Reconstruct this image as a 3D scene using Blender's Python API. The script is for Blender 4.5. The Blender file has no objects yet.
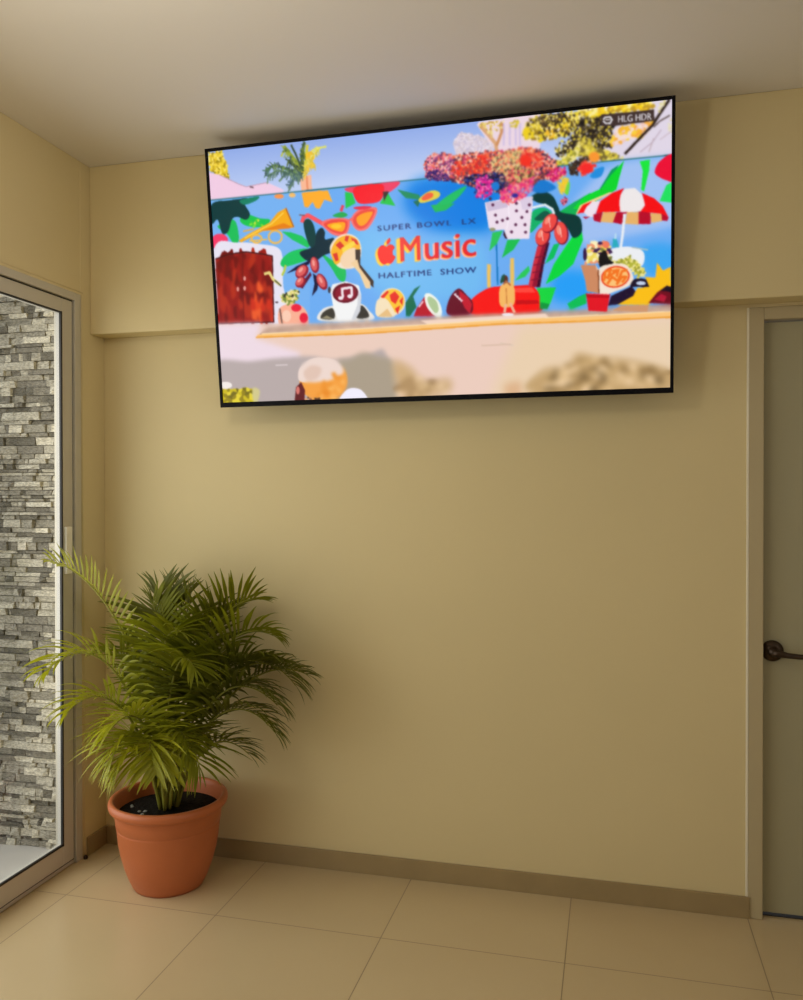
import bpy, bmesh, math, random
import numpy as np
from mathutils import Vector, Matrix

# ------------------------------------------------------------------ scene, camera, light
scene = bpy.context.scene
COL = scene.collection
vs = scene.view_settings
vs.view_transform = 'Standard'
vs.look = 'None'
vs.gamma = 1.0
vs.use_curve_mapping = False
vs.exposure = 0.0

cam_data = bpy.data.cameras.new('camera')
cam_data.sensor_fit = 'HORIZONTAL'
cam_data.sensor_width = 36.0
cam_data.lens = 824.66 / 803 * 36.0
cam_data.clip_start = 0.05
cam = bpy.data.objects.new('camera', cam_data)
COL.objects.link(cam)
cam_right = Vector((0.96918983, 0.24631425, -0.00061228))
cam_up = Vector((-0.00128108, 0.00752643, 0.99997086))
cam_fwd = Vector((-0.24631168, 0.96916079, -0.00761008))
cam.matrix_world = Matrix(((cam_right.x, cam_up.x, -cam_fwd.x, 2.06918),
                           (cam_right.y, cam_up.y, -cam_fwd.y, -3.06327),
                           (cam_right.z, cam_up.z, -cam_fwd.z, 1.47374),
                           (0, 0, 0, 1)))
scene.camera = cam

WORLD_STRENGTH = 1.15
DOOR_DAYLIGHT = 19.0
SIDE_FILL = 5.0
SCREEN_STRENGTH = 1.0
CEILING_LAMP = 13.5

world = bpy.data.worlds.new('overcast_sky')
scene.world = world
world.use_nodes = True
bg = world.node_tree.nodes['Background']
bg.inputs['Color'].default_value = (0.93, 0.96, 1.0, 1)
bg.inputs['Strength'].default_value = WORLD_STRENGTH


def area_light(name, loc, direction, sx, sy, power, colour):
    d = bpy.data.lights.new(name, 'AREA')
    d.shape = 'RECTANGLE'
    d.size, d.size_y = sx, sy
    d.energy = power
    d.color = colour
    o = bpy.data.objects.new(name, d)
    o.location = loc
    o.rotation_euler = Vector(direction).to_track_quat('-Z', 'Y').to_euler()
    COL.objects.link(o)
    return o


# daylight through the sliding glass door (its part nearer than the photo shows); unseen fill light added at the right wall to brighten the left wall
area_light('door_daylight', (-0.45, -1.2, 1.25), (1, 0.0, 0.0), 1.9, 1.9, DOOR_DAYLIGHT, (1.0, 0.97, 0.90))
area_light('side_fill_light', (4.24, -2.9, 1.55), (-1, 0.1, 0), 1.9, 1.5, SIDE_FILL, (1.0, 0.96, 0.90))

# ceiling lamp of the room, over the photographer
lamp_data = bpy.data.lights.new('ceiling_lamp', 'POINT')
lamp_data.energy = CEILING_LAMP
lamp_data.shadow_soft_size = 0.12
lamp_data.color = (1.0, 0.93, 0.80)
lamp = bpy.data.objects.new('ceiling_lamp', lamp_data)
lamp.location = (0.95, -1.75, 2.42)
COL.objects.link(lamp)

CEIL = 2.81
ROOM_X = 4.2
ROOM_Y = -5.4
BEAM_Z = 2.126
BEAM_D = 0.099


# ------------------------------------------------------------------ materials
def mat(name, colour, rough=0.5, spec=0.5, metal=0.0, bump=0.0, bump_scale=60.0, mottled=0.0, mottle_scale=3.0):
    m = bpy.data.materials.new(name)
    m.use_nodes = True
    nt = m.node_tree
    b = nt.nodes['Principled BSDF']
    b.inputs['Base Color'].default_value = (*colour, 1)
    b.inputs['Roughness'].default_value = rough
    b.inputs['Specular IOR Level'].default_value = spec
    b.inputs['Metallic'].default_value = metal
    tc = nt.nodes.new('ShaderNodeTexCoord')
    if mottled:
        n = nt.nodes.new('ShaderNodeTexNoise')
        n.inputs['Scale'].default_value = mottle_scale
        n.inputs['Detail'].default_value = 5
        nt.links.new(tc.outputs['Object'], n.inputs['Vector'])
        r = nt.nodes.new('ShaderNodeValToRGB')
        r.color_ramp.elements[0].position = 0.3
        r.color_ramp.elements[1].position = 0.7
        r.color_ramp.elements[0].color = (*[c * (1 - mottled) for c in colour], 1)
        r.color_ramp.elements[1].color = (*[min(1, c * (1 + mottled)) for c in colour], 1)
        nt.links.new(n.outputs['Fac'], r.inputs['Fac'])
        nt.links.new(r.outputs['Color'], b.inputs['Base Color'])
    if bump:
        n = nt.nodes.new('ShaderNodeTexNoise')
        n.inputs['Scale'].default_value = bump_scale
        n.inputs['Detail'].default_value = 4
        nt.links.new(tc.outputs['Object'], n.inputs['Vector'])
        bp = nt.nodes.new('ShaderNodeBump')
        bp.inputs['Strength'].default_value = bump
        bp.inputs['Distance'].default_value = 0.01
        nt.links.new(n.outputs['Fac'], bp.inputs['Height'])
        nt.links.new(bp.outputs['Normal'], b.inputs['Normal'])
    return m


M_WALL = mat('cream_wall_paint', (0.73, 0.605, 0.325), 0.6, 0.3, bump=0.10, bump_scale=9.0, mottled=0.02, mottle_scale=1.5)
M_CEIL = mat('ceiling_paint', (0.80, 0.75, 0.66), 0.7, 0.2, bump=0.06, bump_scale=7.0)
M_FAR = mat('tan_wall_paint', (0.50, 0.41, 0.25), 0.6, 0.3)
M_BASE = mat('baseboard_tile', (0.35, 0.255, 0.12), 0.35, 0.5, mottled=0.06, mottle_scale=8)
M_ALU = mat('satin_aluminium', (0.60, 0.56, 0.46), 0.42, 0.5, metal=0.2)
M_GASKET = mat('black_gasket', (0.012, 0.011, 0.010), 0.5)
M_CREAM = mat('cream_plastic', (0.92, 0.88, 0.74), 0.4)
M_DOOR = mat('door_paint', (0.40, 0.365, 0.225), 0.45, 0.4, mottled=0.02)
M_DOORFRAME = mat('door_frame_paint', (0.52, 0.43, 0.25), 0.5, 0.4)
M_BRONZE = mat('dark_bronze', (0.055, 0.035, 0.022), 0.35, 0.5, metal=0.7)
M_DARKGAP = mat('door_gap_shade', (0.03, 0.025, 0.02), 0.7)  # near-black colour stands for the shade under the door
M_BLACK = mat('black_plastic', (0.004, 0.004, 0.006), 0.55, 0.12)
M_BLACKMETAL = mat('black_steel', (0.02, 0.02, 0.022), 0.45, 0.5, metal=0.5)
M_TERRA = mat('terracotta_plastic', (0.52, 0.145, 0.047), 0.42, 0.4, bump=0.03, bump_scale=160, mottled=0.04, mottle_scale=6)
M_SOIL = mat('dark_soil', (0.012, 0.010, 0.008), 0.9, 0.1, bump=1.0, bump_scale=90, mottled=0.5, mottle_scale=60)
M_PEBBLE = mat('pale_pebble', (0.30, 0.30, 0.27), 0.7)
M_STEM = mat('cane_green', (0.27, 0.26, 0.03), 0.5, 0.4, mottled=0.2, mottle_scale=20)
M_OUTFLOOR = mat('patio_concrete', (0.62, 0.60, 0.56), 0.7, 0.2, mottled=0.04, mottle_scale=8)


def leaf_material(name, colour):
    m = mat(name, colour, 0.42, 0.4, mottled=0.22, mottle_scale=14)
    nt = m.node_tree
    b = nt.nodes['Principled BSDF']
    out = nt.nodes['Material Output']
    tr = nt.nodes.new('ShaderNodeBsdfTranslucent')
    tr.inputs['Color'].default_value = (colour[0] * 1.5, colour[1] * 1.5, colour[2] * 0.7, 1)
    mx = nt.nodes.new('ShaderNodeMixShader')
    mx.inputs['Fac'].default_value = 0.35
    nt.links.new(b.outputs[0], mx.inputs[1])
    nt.links.new(tr.outputs[0], mx.inputs[2])
    nt.links.new(mx.outputs[0], out.inputs['Surface'])
    return m


M_LEAF = [leaf_material('palm_leaf_lit', (0.36, 0.365, 0.016)),
          leaf_material('palm_leaf_half_lit', (0.20, 0.215, 0.012)),
          leaf_material('palm_leaf_shaded', (0.125, 0.135, 0.010))]  # light from the door side put into the leaf colour: lit, half-lit, shaded copies


def tile_floor_material():
    m = mat('beige_floor_tile', (0.42, 0.325, 0.185), 0.24, 0.5)
    nt = m.node_tree
    b = nt.nodes['Principled BSDF']
    tc = nt.nodes.new('ShaderNodeTexCoord')
    sx = nt.nodes.new('ShaderNodeSeparateXYZ')
    nt.links.new(tc.outputs['Object'], sx.inputs[0])

    def math_(op, a, v=None):
        n = nt.nodes.new('ShaderNodeMath')
        n.operation = op
        nt.links.new(a, n.inputs[0])
        if v is not None:
            if isinstance(v, float):
                n.inputs[1].default_value = v
            else:
                nt.links.new(v, n.inputs[1])
        return n.outputs[0]

    def line(axis, origin):
        p = math_('DIVIDE', math_('ADD', sx.outputs[axis], 60.0 - origin), 0.6)
        f = math_('FRACT', p)
        d = math_('MINIMUM', f, math_('ABSOLUTE', math_('SUBTRACT', f, 1.0)))
        return math_('LESS_THAN', d, 0.0026), math_('FLOOR', p)
    gx, ix = line('X', 1.33)
    gy, iy = line('Y', -0.4395)
    g = math_('MAXIMUM', gx, gy)
    # each tile its own slight tone, plus a soft vein
    cmb = nt.nodes.new('ShaderNodeCombineXYZ')
    nt.links.new(ix, cmb.inputs[0])
    nt.links.new(iy, cmb.inputs[1])
    wn = nt.nodes.new('ShaderNodeTexWhiteNoise')
    nt.links.new(cmb.outputs[0], wn.inputs['Vector'])
    ns = nt.nodes.new('ShaderNodeTexNoise')
    ns.inputs['Scale'].default_value = 2.2
    ns.inputs['Detail'].default_value = 6
    nt.links.new(tc.outputs['Object'], ns.inputs['Vector'])
    tone = math_('ADD', math_('MULTIPLY', wn.outputs['Value'], 0.35), math_('MULTIPLY', ns.outputs['Fac'], 0.65))
    rp = nt.nodes.new('ShaderNodeValToRGB')
    rp.color_ramp.elements[0].color = (*TILE_A, 1)
    rp.color_ramp.elements[1].color = (*TILE_B, 1)
    nt.links.new(tone, rp.inputs['Fac'])
    mx = nt.nodes.new('ShaderNodeMix')
    mx.data_type = 'RGBA'
    nt.links.new(g, mx.inputs[0])
    nt.links.new(rp.outputs['Color'], mx.inputs[6])
    mx.inputs[7].default_value = (0.25, 0.18, 0.085, 1)
    nt.links.new(mx.outputs[2], b.inputs['Base Color'])
    rm = math_('ADD', math_('MULTIPLY', g, 0.4), 0.26)
    nt.links.new(rm, b.inputs['Roughness'])
    b.inputs['Specular IOR Level'].default_value = 0.7
    return m


TILE_A = (0.54, 0.41, 0.225)
TILE_B = (0.62, 0.49, 0.28)
M_FLOOR = tile_floor_material()


def glass_material():
    m = bpy.data.materials.new('clear_glass')
    m.use_nodes = True
    nt = m.node_tree
    nt.nodes.remove(nt.nodes['Principled BSDF'])
    out = nt.nodes['Material Output']
    t = nt.nodes.new('ShaderNodeBsdfTransparent')
    t.inputs['Color'].default_value = (0.98, 0.985, 0.98, 1)
    g = nt.nodes.new('ShaderNodeBsdfGlossy')
    g.inputs['Roughness'].default_value = 0.02
    fr = nt.nodes.new('ShaderNodeLayerWeight')
    fr.inputs['Blend'].default_value = 0.25
    pw = nt.nodes.new('ShaderNodeMath')
    pw.operation = 'POWER'
    pw.inputs[1].default_value = 3.0
    nt.links.new(fr.outputs['Facing'], pw.inputs[0])
    sc_ = nt.nodes.new('ShaderNodeMath')
    sc_.operation = 'MULTIPLY_ADD'
    sc_.inputs[1].default_value = 0.3
    sc_.inputs[2].default_value = 0.02
    nt.links.new(pw.outputs[0], sc_.inputs[0])
    mx = nt.nodes.new('ShaderNodeMixShader')
    nt.links.new(sc_.outputs[0], mx.inputs['Fac'])
    nt.links.new(t.outputs[0], mx.inputs[1])
    nt.links.new(g.outputs[0], mx.inputs[2])
    nt.links.new(mx.outputs[0], out.inputs['Surface'])
    return m


M_GLASS = glass_material()


def stone_material():
    m = mat('split_face_stone', (0.5, 0.5, 0.5), 0.85, 0.2, bump=0.8, bump_scale=45)
    nt = m.node_tree
    b = nt.nodes['Principled BSDF']
    at = nt.nodes.new('ShaderNodeAttribute')
    at.attribute_name = 'stone_tone'
    tc = nt.nodes.new('ShaderNodeTexCoord')
    mp = nt.nodes.new('ShaderNodeMapping')
    mp.inputs['Scale'].default_value = (1.0, 1.0, 2.6)
    nt.links.new(tc.outputs['Object'], mp.inputs[0])
    n = nt.nodes.new('ShaderNodeTexNoise')
    n.inputs['Scale'].default_value = 70
    n.inputs['Detail'].default_value = 6
    n.inputs['Roughness'].default_value = 0.65
    nt.links.new(mp.outputs[0], n.inputs['Vector'])
    r = nt.nodes.new('ShaderNodeValToRGB')
    r.color_ramp.elements[0].position = 0.36
    r.color_ramp.elements[0].color = (0.36, 0.35, 0.325, 1)
    r.color_ramp.elements[1].position = 0.62
    r.color_ramp.elements[1].color = (1.0, 0.99, 0.96, 1)
    nt.links.new(n.outputs['Fac'], r.inputs['Fac'])
    mx = nt.nodes.new('ShaderNodeMix')
    mx.data_type = 'RGBA'
    mx.blend_type = 'MULTIPLY'
    mx.inputs[0].default_value = 0.85
    nt.links.new(at.outputs['Color'], mx.inputs[6])
    nt.links.new(r.outputs['Color'], mx.inputs[7])
    nt.links.new(mx.outputs[2], b.inputs['Base Color'])
    return m


M_STONE = stone_material()


# ------------------------------------------------------------------ helpers
def box(bm, x0, x1, y0, y1, z0, z1):
    vs_ = [bm.verts.new((x, y, z)) for x in (x0, x1) for y in (y0, y1) for z in (z0, z1)]
    for f in ((0, 1, 3, 2), (4, 6, 7, 5), (0, 4, 5, 1), (2, 3, 7, 6), (0, 2, 6, 4), (1, 5, 7, 3)):
        bm.faces.new([vs_[i] for i in f])


def obj(name, bm, m, parent=None, bevel=0.0, smooth=False, loc=None):
    bmesh.ops.recalc_face_normals(bm, faces=bm.faces[:])
    me = bpy.data.meshes.new(name)
    bm.to_mesh(me)
    bm.free()
    me.materials.append(m)
    if smooth:
        for p in me.polygons:
            p.use_smooth = True
    o = bpy.data.objects.new(name, me)
    COL.objects.link(o)
    if parent is not None:
        o.parent = parent
    if loc is not None:
        o.location = loc
    if bevel:
        md = o.modifiers.new('bevel', 'BEVEL')
        md.width = bevel
        md.segments = 2
        md.limit_method = 'ANGLE'
        md.harden_normals = False
    return o


def boxes(name, lst, m, parent=None, bevel=0.0):
    bm = bmesh.new()
    for b in lst:
        box(bm, *b)
    return obj(name, bm, m, parent, bevel)


def struct(o):
    o['kind'] = 'structure'
    return o


def empty(name, loc, label=None, cat=None):
    o = bpy.data.objects.new(name, None)
    o.empty_display_size = 0.1
    o.location = loc
    COL.objects.link(o)
    if label:
        o['label'] = label
        o['category'] = cat
    return o


def lathe(bm, prof, seg=64, cap_bottom=False, cap_top=False):
    rings = []
    for r, z in prof:
        rings.append([bm.verts.new((r * math.cos(2 * math.pi * k / seg), r * math.sin(2 * math.pi * k / seg), z)) for k in range(seg)])
    for a, b in zip(rings, rings[1:]):
        for k in range(seg):
            bm.faces.new((a[k], a[(k + 1) % seg], b[(k + 1) % seg], b[k]))
    if cap_bottom:
        bm.faces.new(rings[0][::-1])
    if cap_top:
        bm.faces.new(rings[-1])


def tube(bm, pts, radii, seg=8, cap=True):
    pts = [Vector(p) for p in pts]
    prev = None
    rings = []
    for i, p in enumerate(pts):
        t = (pts[min(i + 1, len(pts) - 1)] - pts[max(i - 1, 0)]).normalized()
        if prev is None:
            a = t.orthogonal().normalized()
        else:
            a = (prev - t * prev.dot(t)).normalized()
        prev = a
        b = t.cross(a)
        r = radii[i] if isinstance(radii, (list, tuple)) else radii
        rings.append([bm.verts.new(p + (a * math.cos(2 * math.pi * k / seg) + b * math.sin(2 * math.pi * k / seg)) * r) for k in range(seg)])
    for a, b in zip(rings, rings[1:]):
        for k in range(seg):
            bm.faces.new((a[k], a[(k + 1) % seg], b[(k + 1) % seg], b[k]))
    if cap:
        bm.faces.new(rings[0][::-1])
        bm.faces.new(rings[-1])


# ------------------------------------------------------------------ room shell
struct(boxes('floor', [(0, ROOM_X, ROOM_Y, 0, -0.05, 0), (-0.12, 0, -3.2, -0.16, -0.05, -0.003), (2.56, 3.42, 0, 0.12, -0.05, 0)], M_FLOOR))
struct(boxes('ceiling', [(-0.12, ROOM_X + 0.12, ROOM_Y - 0.12, 0.12, CEIL, CEIL + 0.1)], M_CEIL))
DX0, DX1, DTOP = 2.53, 3.45, 2.115        # hole for the room door
struct(boxes('wall_back', [(-0.12, DX0, 0, 0.12, -0.05, CEIL), (DX1, ROOM_X, 0, 0.12, -0.05, CEIL), (DX0, DX1, 0, 0.12, DTOP, CEIL)], M_WALL))
beam = boxes('ceiling_beam', [(0, ROOM_X, -BEAM_D, 0, BEAM_Z, CEIL)], M_WALL, bevel=0.004)
struct(beam)
GY0, GY1, GTOP = -3.2, -0.162, 2.275      # hole for the glass door
struct(boxes('wall_left', [(-0.12, 0, GY1, 0, -0.05, CEIL), (-0.12, 0, GY0, GY1, GTOP, CEIL), (-0.12, 0, ROOM_Y, GY0, -0.05, CEIL)], M_WALL, bevel=0.003))
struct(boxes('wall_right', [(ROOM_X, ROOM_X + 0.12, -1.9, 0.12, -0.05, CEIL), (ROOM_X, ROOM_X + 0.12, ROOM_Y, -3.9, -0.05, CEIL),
                            (ROOM_X, ROOM_X + 0.12, -3.9, -1.9, -0.05, 0.75), (ROOM_X, ROOM_X + 0.12, -3.9, -1.9, 2.35, CEIL)], M_FAR))  # opening added here for the side fill light
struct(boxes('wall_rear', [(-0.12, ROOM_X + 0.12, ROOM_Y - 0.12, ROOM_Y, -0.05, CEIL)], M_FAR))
BB = 0.0745
struct(boxes('baseboard_back', [(0.010, DX0 + 0.006, -0.011, 0, 0, BB)], M_BASE, bevel=0.0015))
struct(boxes('baseboard_left', [(0, 0.010, -0.135, 0, 0, BB)], M_BASE, bevel=0.0015))
# plaster bead along the glass door opening
bm = bmesh.new()
tube(bm, [(0.0, GY1 + 0.006, 0.0), (0.0, GY1 + 0.006, GTOP + 0.004), (0.0, GY0, GTOP + 0.004)], 0.008, 8)
struct(obj('trim_1', bm, M_WALL, smooth=True))

# pale plaster bead along the room door's frame
struct(boxes('trim_2', [(DX0 - 0.007, DX0 + 0.001, -0.006, 0.0, BB, DTOP)], mat('pale_plaster', (0.86, 0.80, 0.62), 0.5), bevel=0.002))

# ------------------------------------------------------------------ sliding glass door
door1 = empty('door_1', (0, -0.16, 0))
struct(door1)


def d1(name, lst, m, parent=None, bevel=0.0):
    par = parent or door1
    return boxes(name, [(a, b, c + 0.16, d + 0.16, e, f) for a, b, c, d, e, f in lst], m, par, bevel)


d1('door_frame', [(-0.095, 0.002, -0.200, GY1, 0, GTOP), (-0.095, 0.002, GY0, -0.200, 2.243, GTOP),
                  (-0.095, -0.01, GY0, -0.200, 0, 0.014), (-0.095, 0.002, GY0, GY0 + 0.04, 0, GTOP)], M_ALU, bevel=0.002)
d1('outer_frame', [(-0.036, -0.018, -0.2670, -0.206, 0.014, 2.237), (-0.036, -0.018, -1.70, -0.206, 2.181, 2.237), (-0.036, -0.018, -1.70, -0.206, 0.016, 0.098)],
   mat('white_aluminium', (0.62, 0.60, 0.54), 0.4), bevel=0.002)
d1('seal', [(-0.02, -0.010, -0.206, -0.200, 0.014, 2.243), (-0.02, -0.010, GY0 + 0.04, -0.200, 2.237, 2.243), (-0.05, -0.012, GY0 + 0.04, -0.200, 0.014, 0.020)], M_GASKET)
GL, GB, GT = -0.270, 0.098, 2.182
sash = d1('sliding_sash', [(-0.018, -0.006, GL, -0.206, 0.020, 2.237), (-0.018, -0.006, -1.70, GL, GT, 2.237),
                           (-0.018, -0.006, -1.70, GL, 0.020, GB), (-0.018, -0.006, -1.77, -1.70, 0.020, 2.237)], M_ALU, bevel=0.002)
d1('gasket', [(-0.013, -0.0045, GL - 0.008, GL + 0.001, GB - 0.003, GT + 0.003), (-0.013, -0.0045, -1.70, GL, GT - 0.004, GT + 0.002), (-0.013, -0.0045, -1.70, GL, GB - 0.002, GB + 0.006)], M_GASKET, sash)
d1('glass_pane', [(-0.022, -0.018, -1.70, GL - 0.004, GB + 0.002, GT - 0.002)], M_GLASS, sash)
d1('latch_plate', [(-0.006, 0.006, -0.262, -0.226, 1.16, 1.345)], M_CREAM, sash, 0.003)
sash2 = d1('fixed_sash', [(-0.092, -0.050, -1.77, -1.70, 0.020, 2.237), (-0.092, -0.050, -3.16, -1.77, GT, 2.237),
                          (-0.092, -0.050, -3.16, -1.77, 0.020, GB), (-0.092, -0.050, -3.16, -3.09, 0.020, 2.237)], M_ALU, bevel=0.002)
d1('glass_pane', [(-0.074, -0.068, -3.09, -1.77, GB, GT)], M_GLASS, sash2)
bm = bmesh.new()
lathe(bm, [(0.0, 0.0), (0.008, 0.0), (0.009, 0.004), (0.008, 0.011), (0.004, 0.014), (0.0, 0.0145)], 20)
o = obj('floor_guide', bm, M_BRONZE, door1, smooth=True)
o.location = (0.014, 0.0, 0.0)

# ------------------------------------------------------------------ room door
door2 = empty('door_2', (DX0, 0, 0))
struct(door2)


def d2(name, lst, m, parent=None, bevel=0.0):
    return boxes(name, [(a - DX0, b - DX0, c, d, e, f) for a, b, c, d, e, f in lst], m, parent or door2, bevel)


d2('door_frame', [(DX0, DX0 + 0.049, -0.005, 0.12, 0, DTOP), (DX1 - 0.049, DX1, -0.005, 0.12, 0, DTOP), (DX0 + 0.049, DX1 - 0.049, -0.005, 0.12, 2.072, DTOP)], M_DOORFRAME, bevel=0.003)
leaf = d2('door_leaf', [(DX0 + 0.052, DX1 - 0.052, 0.026, 0.066, 0.014, 2.068)], M_DOOR, bevel=0.003)
d2('gap_shade_strip', [(DX0 + 0.049, DX1 - 0.049, 0.03, 0.118, 0.0, 0.004)], M_DARKGAP)  # dark strip paints the shade in the gap below the leaf
handle = empty('lever_handle', (0, 0, 0))
handle.parent = door2
hx, hz = 2.612 - DX0, 0.928
bm = bmesh.new()
lathe(bm, [(0.0, 0.0), (0.036, 0.0), (0.037, 0.004), (0.034, 0.010), (0.022, 0.013), (0.014, 0.016), (0.013, 0.046), (0.0, 0.046)], 40)
bmesh.ops.rotate(bm, verts=bm.verts, cent=(0, 0, 0), matrix=Matrix.Rotation(math.radians(90), 3, 'X'))
bmesh.ops.translate(bm, verts=bm.verts, vec=(hx, 0.026, hz))
obj('rosette', bm, M_BRONZE, handle, smooth=True)
bm = bmesh.new()
tube(bm, [(hx - 0.006, -0.018, hz), (hx + 0.012, -0.024, hz - 0.001), (hx + 0.04, -0.025, hz - 0.006), (hx + 0.08, -0.025, hz - 0.009), (hx + 0.115, -0.023, hz - 0.009), (hx + 0.125, -0.020, hz - 0.009)],
     [0.013, 0.013, 0.010, 0.009, 0.0085, 0.006], 14)
obj('lever', bm, M_BRONZE, handle, smooth=True)

# ------------------------------------------------------------------ outside: patio floor and split-face stone wall
struct(boxes('floor_patio', [(-4.0, -0.12, -4.5, 0.2, -0.15, -0.05)], M_OUTFLOOR))
rnd = random.Random(5)
bm = bmesh.new()
tone = bm.loops.layers.color.new('stone_tone')
box(bm, -2.4, -0.121, 0.0, 0.15, -0.05, 3.0)
for f in bm.faces:
    for lp in f.loops:
        lp[tone] = (0.36, 0.35, 0.32, 1)
z = -0.05
while z < 2.95:
    h = rnd.choice([0.014, 0.018, 0.022, 0.024, 0.030, 0.036])
    x = -2.4 + rnd.uniform(-0.08, 0)
    while x < -0.13:
        L = rnd.choice([0.022, 0.03, 0.045, 0.065, 0.09, 0.13])
        x1 = min(x + L, -0.122)
        x0 = max(x, -2.4)
        if x1 - x0 > 0.01:
            dep = rnd.uniform(0.006, 0.026)
            n0 = len(bm.faces)
            g = 0.0012
            vv = []
            for yy, j in ((0.0, 0.0), (-dep, 1.0)):
                for xx, zz in ((x0 + g, z + g), (x1 - g, z + g), (x1 - g, z + h - g), (x0 + g, z + h - g)):
                    vv.append(bm.verts.new((xx, yy + j * rnd.uniform(-0.007, 0.005), zz)))
            fs = [bm.faces.new([vv[4], vv[5], vv[6], vv[7]])]
            for k in range(4):
                fs.append(bm.faces.new([vv[k], vv[(k + 1) % 4], vv[4 + (k + 1) % 4], vv[4 + k]]))
            t = rnd.choice([0.50, 0.60, 0.68, 0.76, 0.82, 0.88, 0.94])
            for f in fs:
                for lp in f.loops:
                    lp[tone] = (t, t * 0.97, t * 0.89, 1)
        x += L
    z += h
stone = obj('wall_patio', bm, M_STONE)
struct(stone)

# ------------------------------------------------------------------ the picture on the screen
PW, PH = 1000.0, 563.18          # screen units
GX, GY = 640, 360                # cells of the screen mesh
SSX, SSY = GX * 2, GY * 2
K = SSX / PW
canvas = np.zeros((SSY, SSX, 3), np.float32)
prng = np.random.default_rng(11)


def smooth_closed(pts, n=8):
    p = np.array(pts, float)
    out = []
    N = len(p)
    for i in range(N):
        a, b, c, d = p[i - 1], p[i], p[(i + 1) % N], p[(i + 2) % N]
        for t in np.arange(n) / n:
            out.append(0.5 * (2 * b + (c - a) * t + (2 * a - 5 * b + 4 * c - d) * t * t + (3 * b - a - 3 * c + d) * t ** 3))
    return np.array(out)


def inside(p, X, Y):
    c = np.zeros(X.shape, bool)
    q = np.roll(p, -1, 0)
    for (x0, y0), (x1, y1) in zip(p, q):
        if y0 == y1:
            continue
        c ^= ((y0 > Y) != (y1 > Y)) & (X < (x1 - x0) * (Y - y0) / (y1 - y0) + x0)
    return c


def window(p, pad):
    x0 = int(max(0, math.floor(p[:, 0].min() - pad)))
    x1 = int(min(SSX, math.ceil(p[:, 0].max() + pad)))
    y0 = int(max(0, math.floor(p[:, 1].min() - pad)))
    y1 = int(min(SSY, math.ceil(p[:, 1].max() + pad)))
    return x0, x1, y0, y1


def blur(m, r):
    r = int(max(1, r))
    for ax in (0, 1):
        for _ in range(2):
            c = np.cumsum(np.concatenate([np.repeat(m.take([0], ax), r + 1, ax), m, np.repeat(m.take([-1], ax), r, ax)], ax), ax)
            n = m.shape[ax]
            m = (c.take(range(2 * r + 1, 2 * r + 1 + n), ax) - c.take(range(0, n), ax)) / (2 * r + 1)
    return m


def fill(col, pts, soft=0.0):
    p = np.array(pts, float) * K
    s = soft * 2.1 * K
    x0, x1, y0, y1 = window(p, s * 2 + 1)
    if x1 <= x0 or y1 <= y0:
        return
    X, Y = np.meshgrid(np.arange(x0, x1) + 0.5, np.arange(y0, y1) + 0.5)
    m = inside(p, X, Y).astype(np.float32)
    if s:
        m = blur(m, s / 2)
    a = m[..., None]
    canvas[y0:y1, x0:x1] = canvas[y0:y1, x0:x1] * (1 - a) + np.array(col, np.float32) / 255 * a


def stroke(col, w, pts):
    p = np.array(pts, float)
    r = w / 2
    for a, b in zip(p, p[1:]):
        d = b - a
        L = np.hypot(*d)
        if L < 1e-6:
            continue
        n = np.array([-d[1], d[0]]) / L * r
        fill(col, [a + n, b + n, b - n, a - n])
    for a in p[1:-1]:
        fill(col, [a + r * np.array([math.cos(t), math.sin(t)]) for t in np.linspace(0, 2 * math.pi, 10, endpoint=False)])


def speckle(cols, size, pts, ax, cover):
    p = np.array(pts, float) * K
    s = size * K
    sy = s * ax
    x0, x1, y0, y1 = window(p, s)
    if x1 <= x0 or y1 <= y0:
        return
    nx, ny = int((x1 - x0) / s) + 3, int((y1 - y0) / sy) + 3
    jx = (np.arange(nx)[None] - 1 + prng.random((ny, nx))) * s + x0
    jy = (np.arange(ny)[:, None] - 1 + prng.random((ny, nx))) * sy + y0
    ok = inside(p, jx, jy) & (prng.random((ny, nx)) < cover)
    ci = prng.integers(0, len(cols), (ny, nx))
    X, Y = np.meshgrid(np.arange(x0, x1) + 0.5, np.arange(y0, y1) + 0.5)
    CX, CY = ((X - x0) / s).astype(int) + 1, ((Y - y0) / sy).astype(int) + 1
    best = np.full(X.shape, 1e9)
    bi = np.zeros(X.shape, int)
    bo = np.zeros(X.shape, bool)
    for dx in (-1, 0, 1):
        for dy in (-1, 0, 1):
            cx, cy = np.clip(CX + dx, 0, nx - 1), np.clip(CY + dy, 0, ny - 1)
            d = (X - jx[cy, cx]) ** 2 + ((Y - jy[cy, cx]) / ax) ** 2
            u = d < best
            best = np.where(u, d, best)
            bi = np.where(u, ci[cy, cx], bi)
            bo = np.where(u, ok[cy, cx], bo)
    pal = np.array(cols, np.float32) / 255
    sub = canvas[y0:y1, x0:x1]
    sub[bo] = pal[bi][bo]


def text_triangles(txt, thick=0.0, spacing=1.0):
    cu = bpy.data.curves.new('lettering', 'FONT')
    cu.body = txt
    cu.offset = thick
    cu.space_character = spacing
    cu.resolution_u = 4
    to = bpy.data.objects.new('lettering', cu)
    COL.objects.link(to)
    dg = bpy.context.evaluated_depsgraph_get()
    me = bpy.data.meshes.new_from_object(to.evaluated_get(dg))
    me.calc_loop_triangles()
    v = np.array([x.co[:2] for x in me.vertices])
    tri = [tuple(t.vertices) for t in me.loop_triangles]
    bpy.data.objects.remove(to)
    bpy.data.curves.remove(cu)
    bpy.data.meshes.remove(me)
    return v, tri


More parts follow.
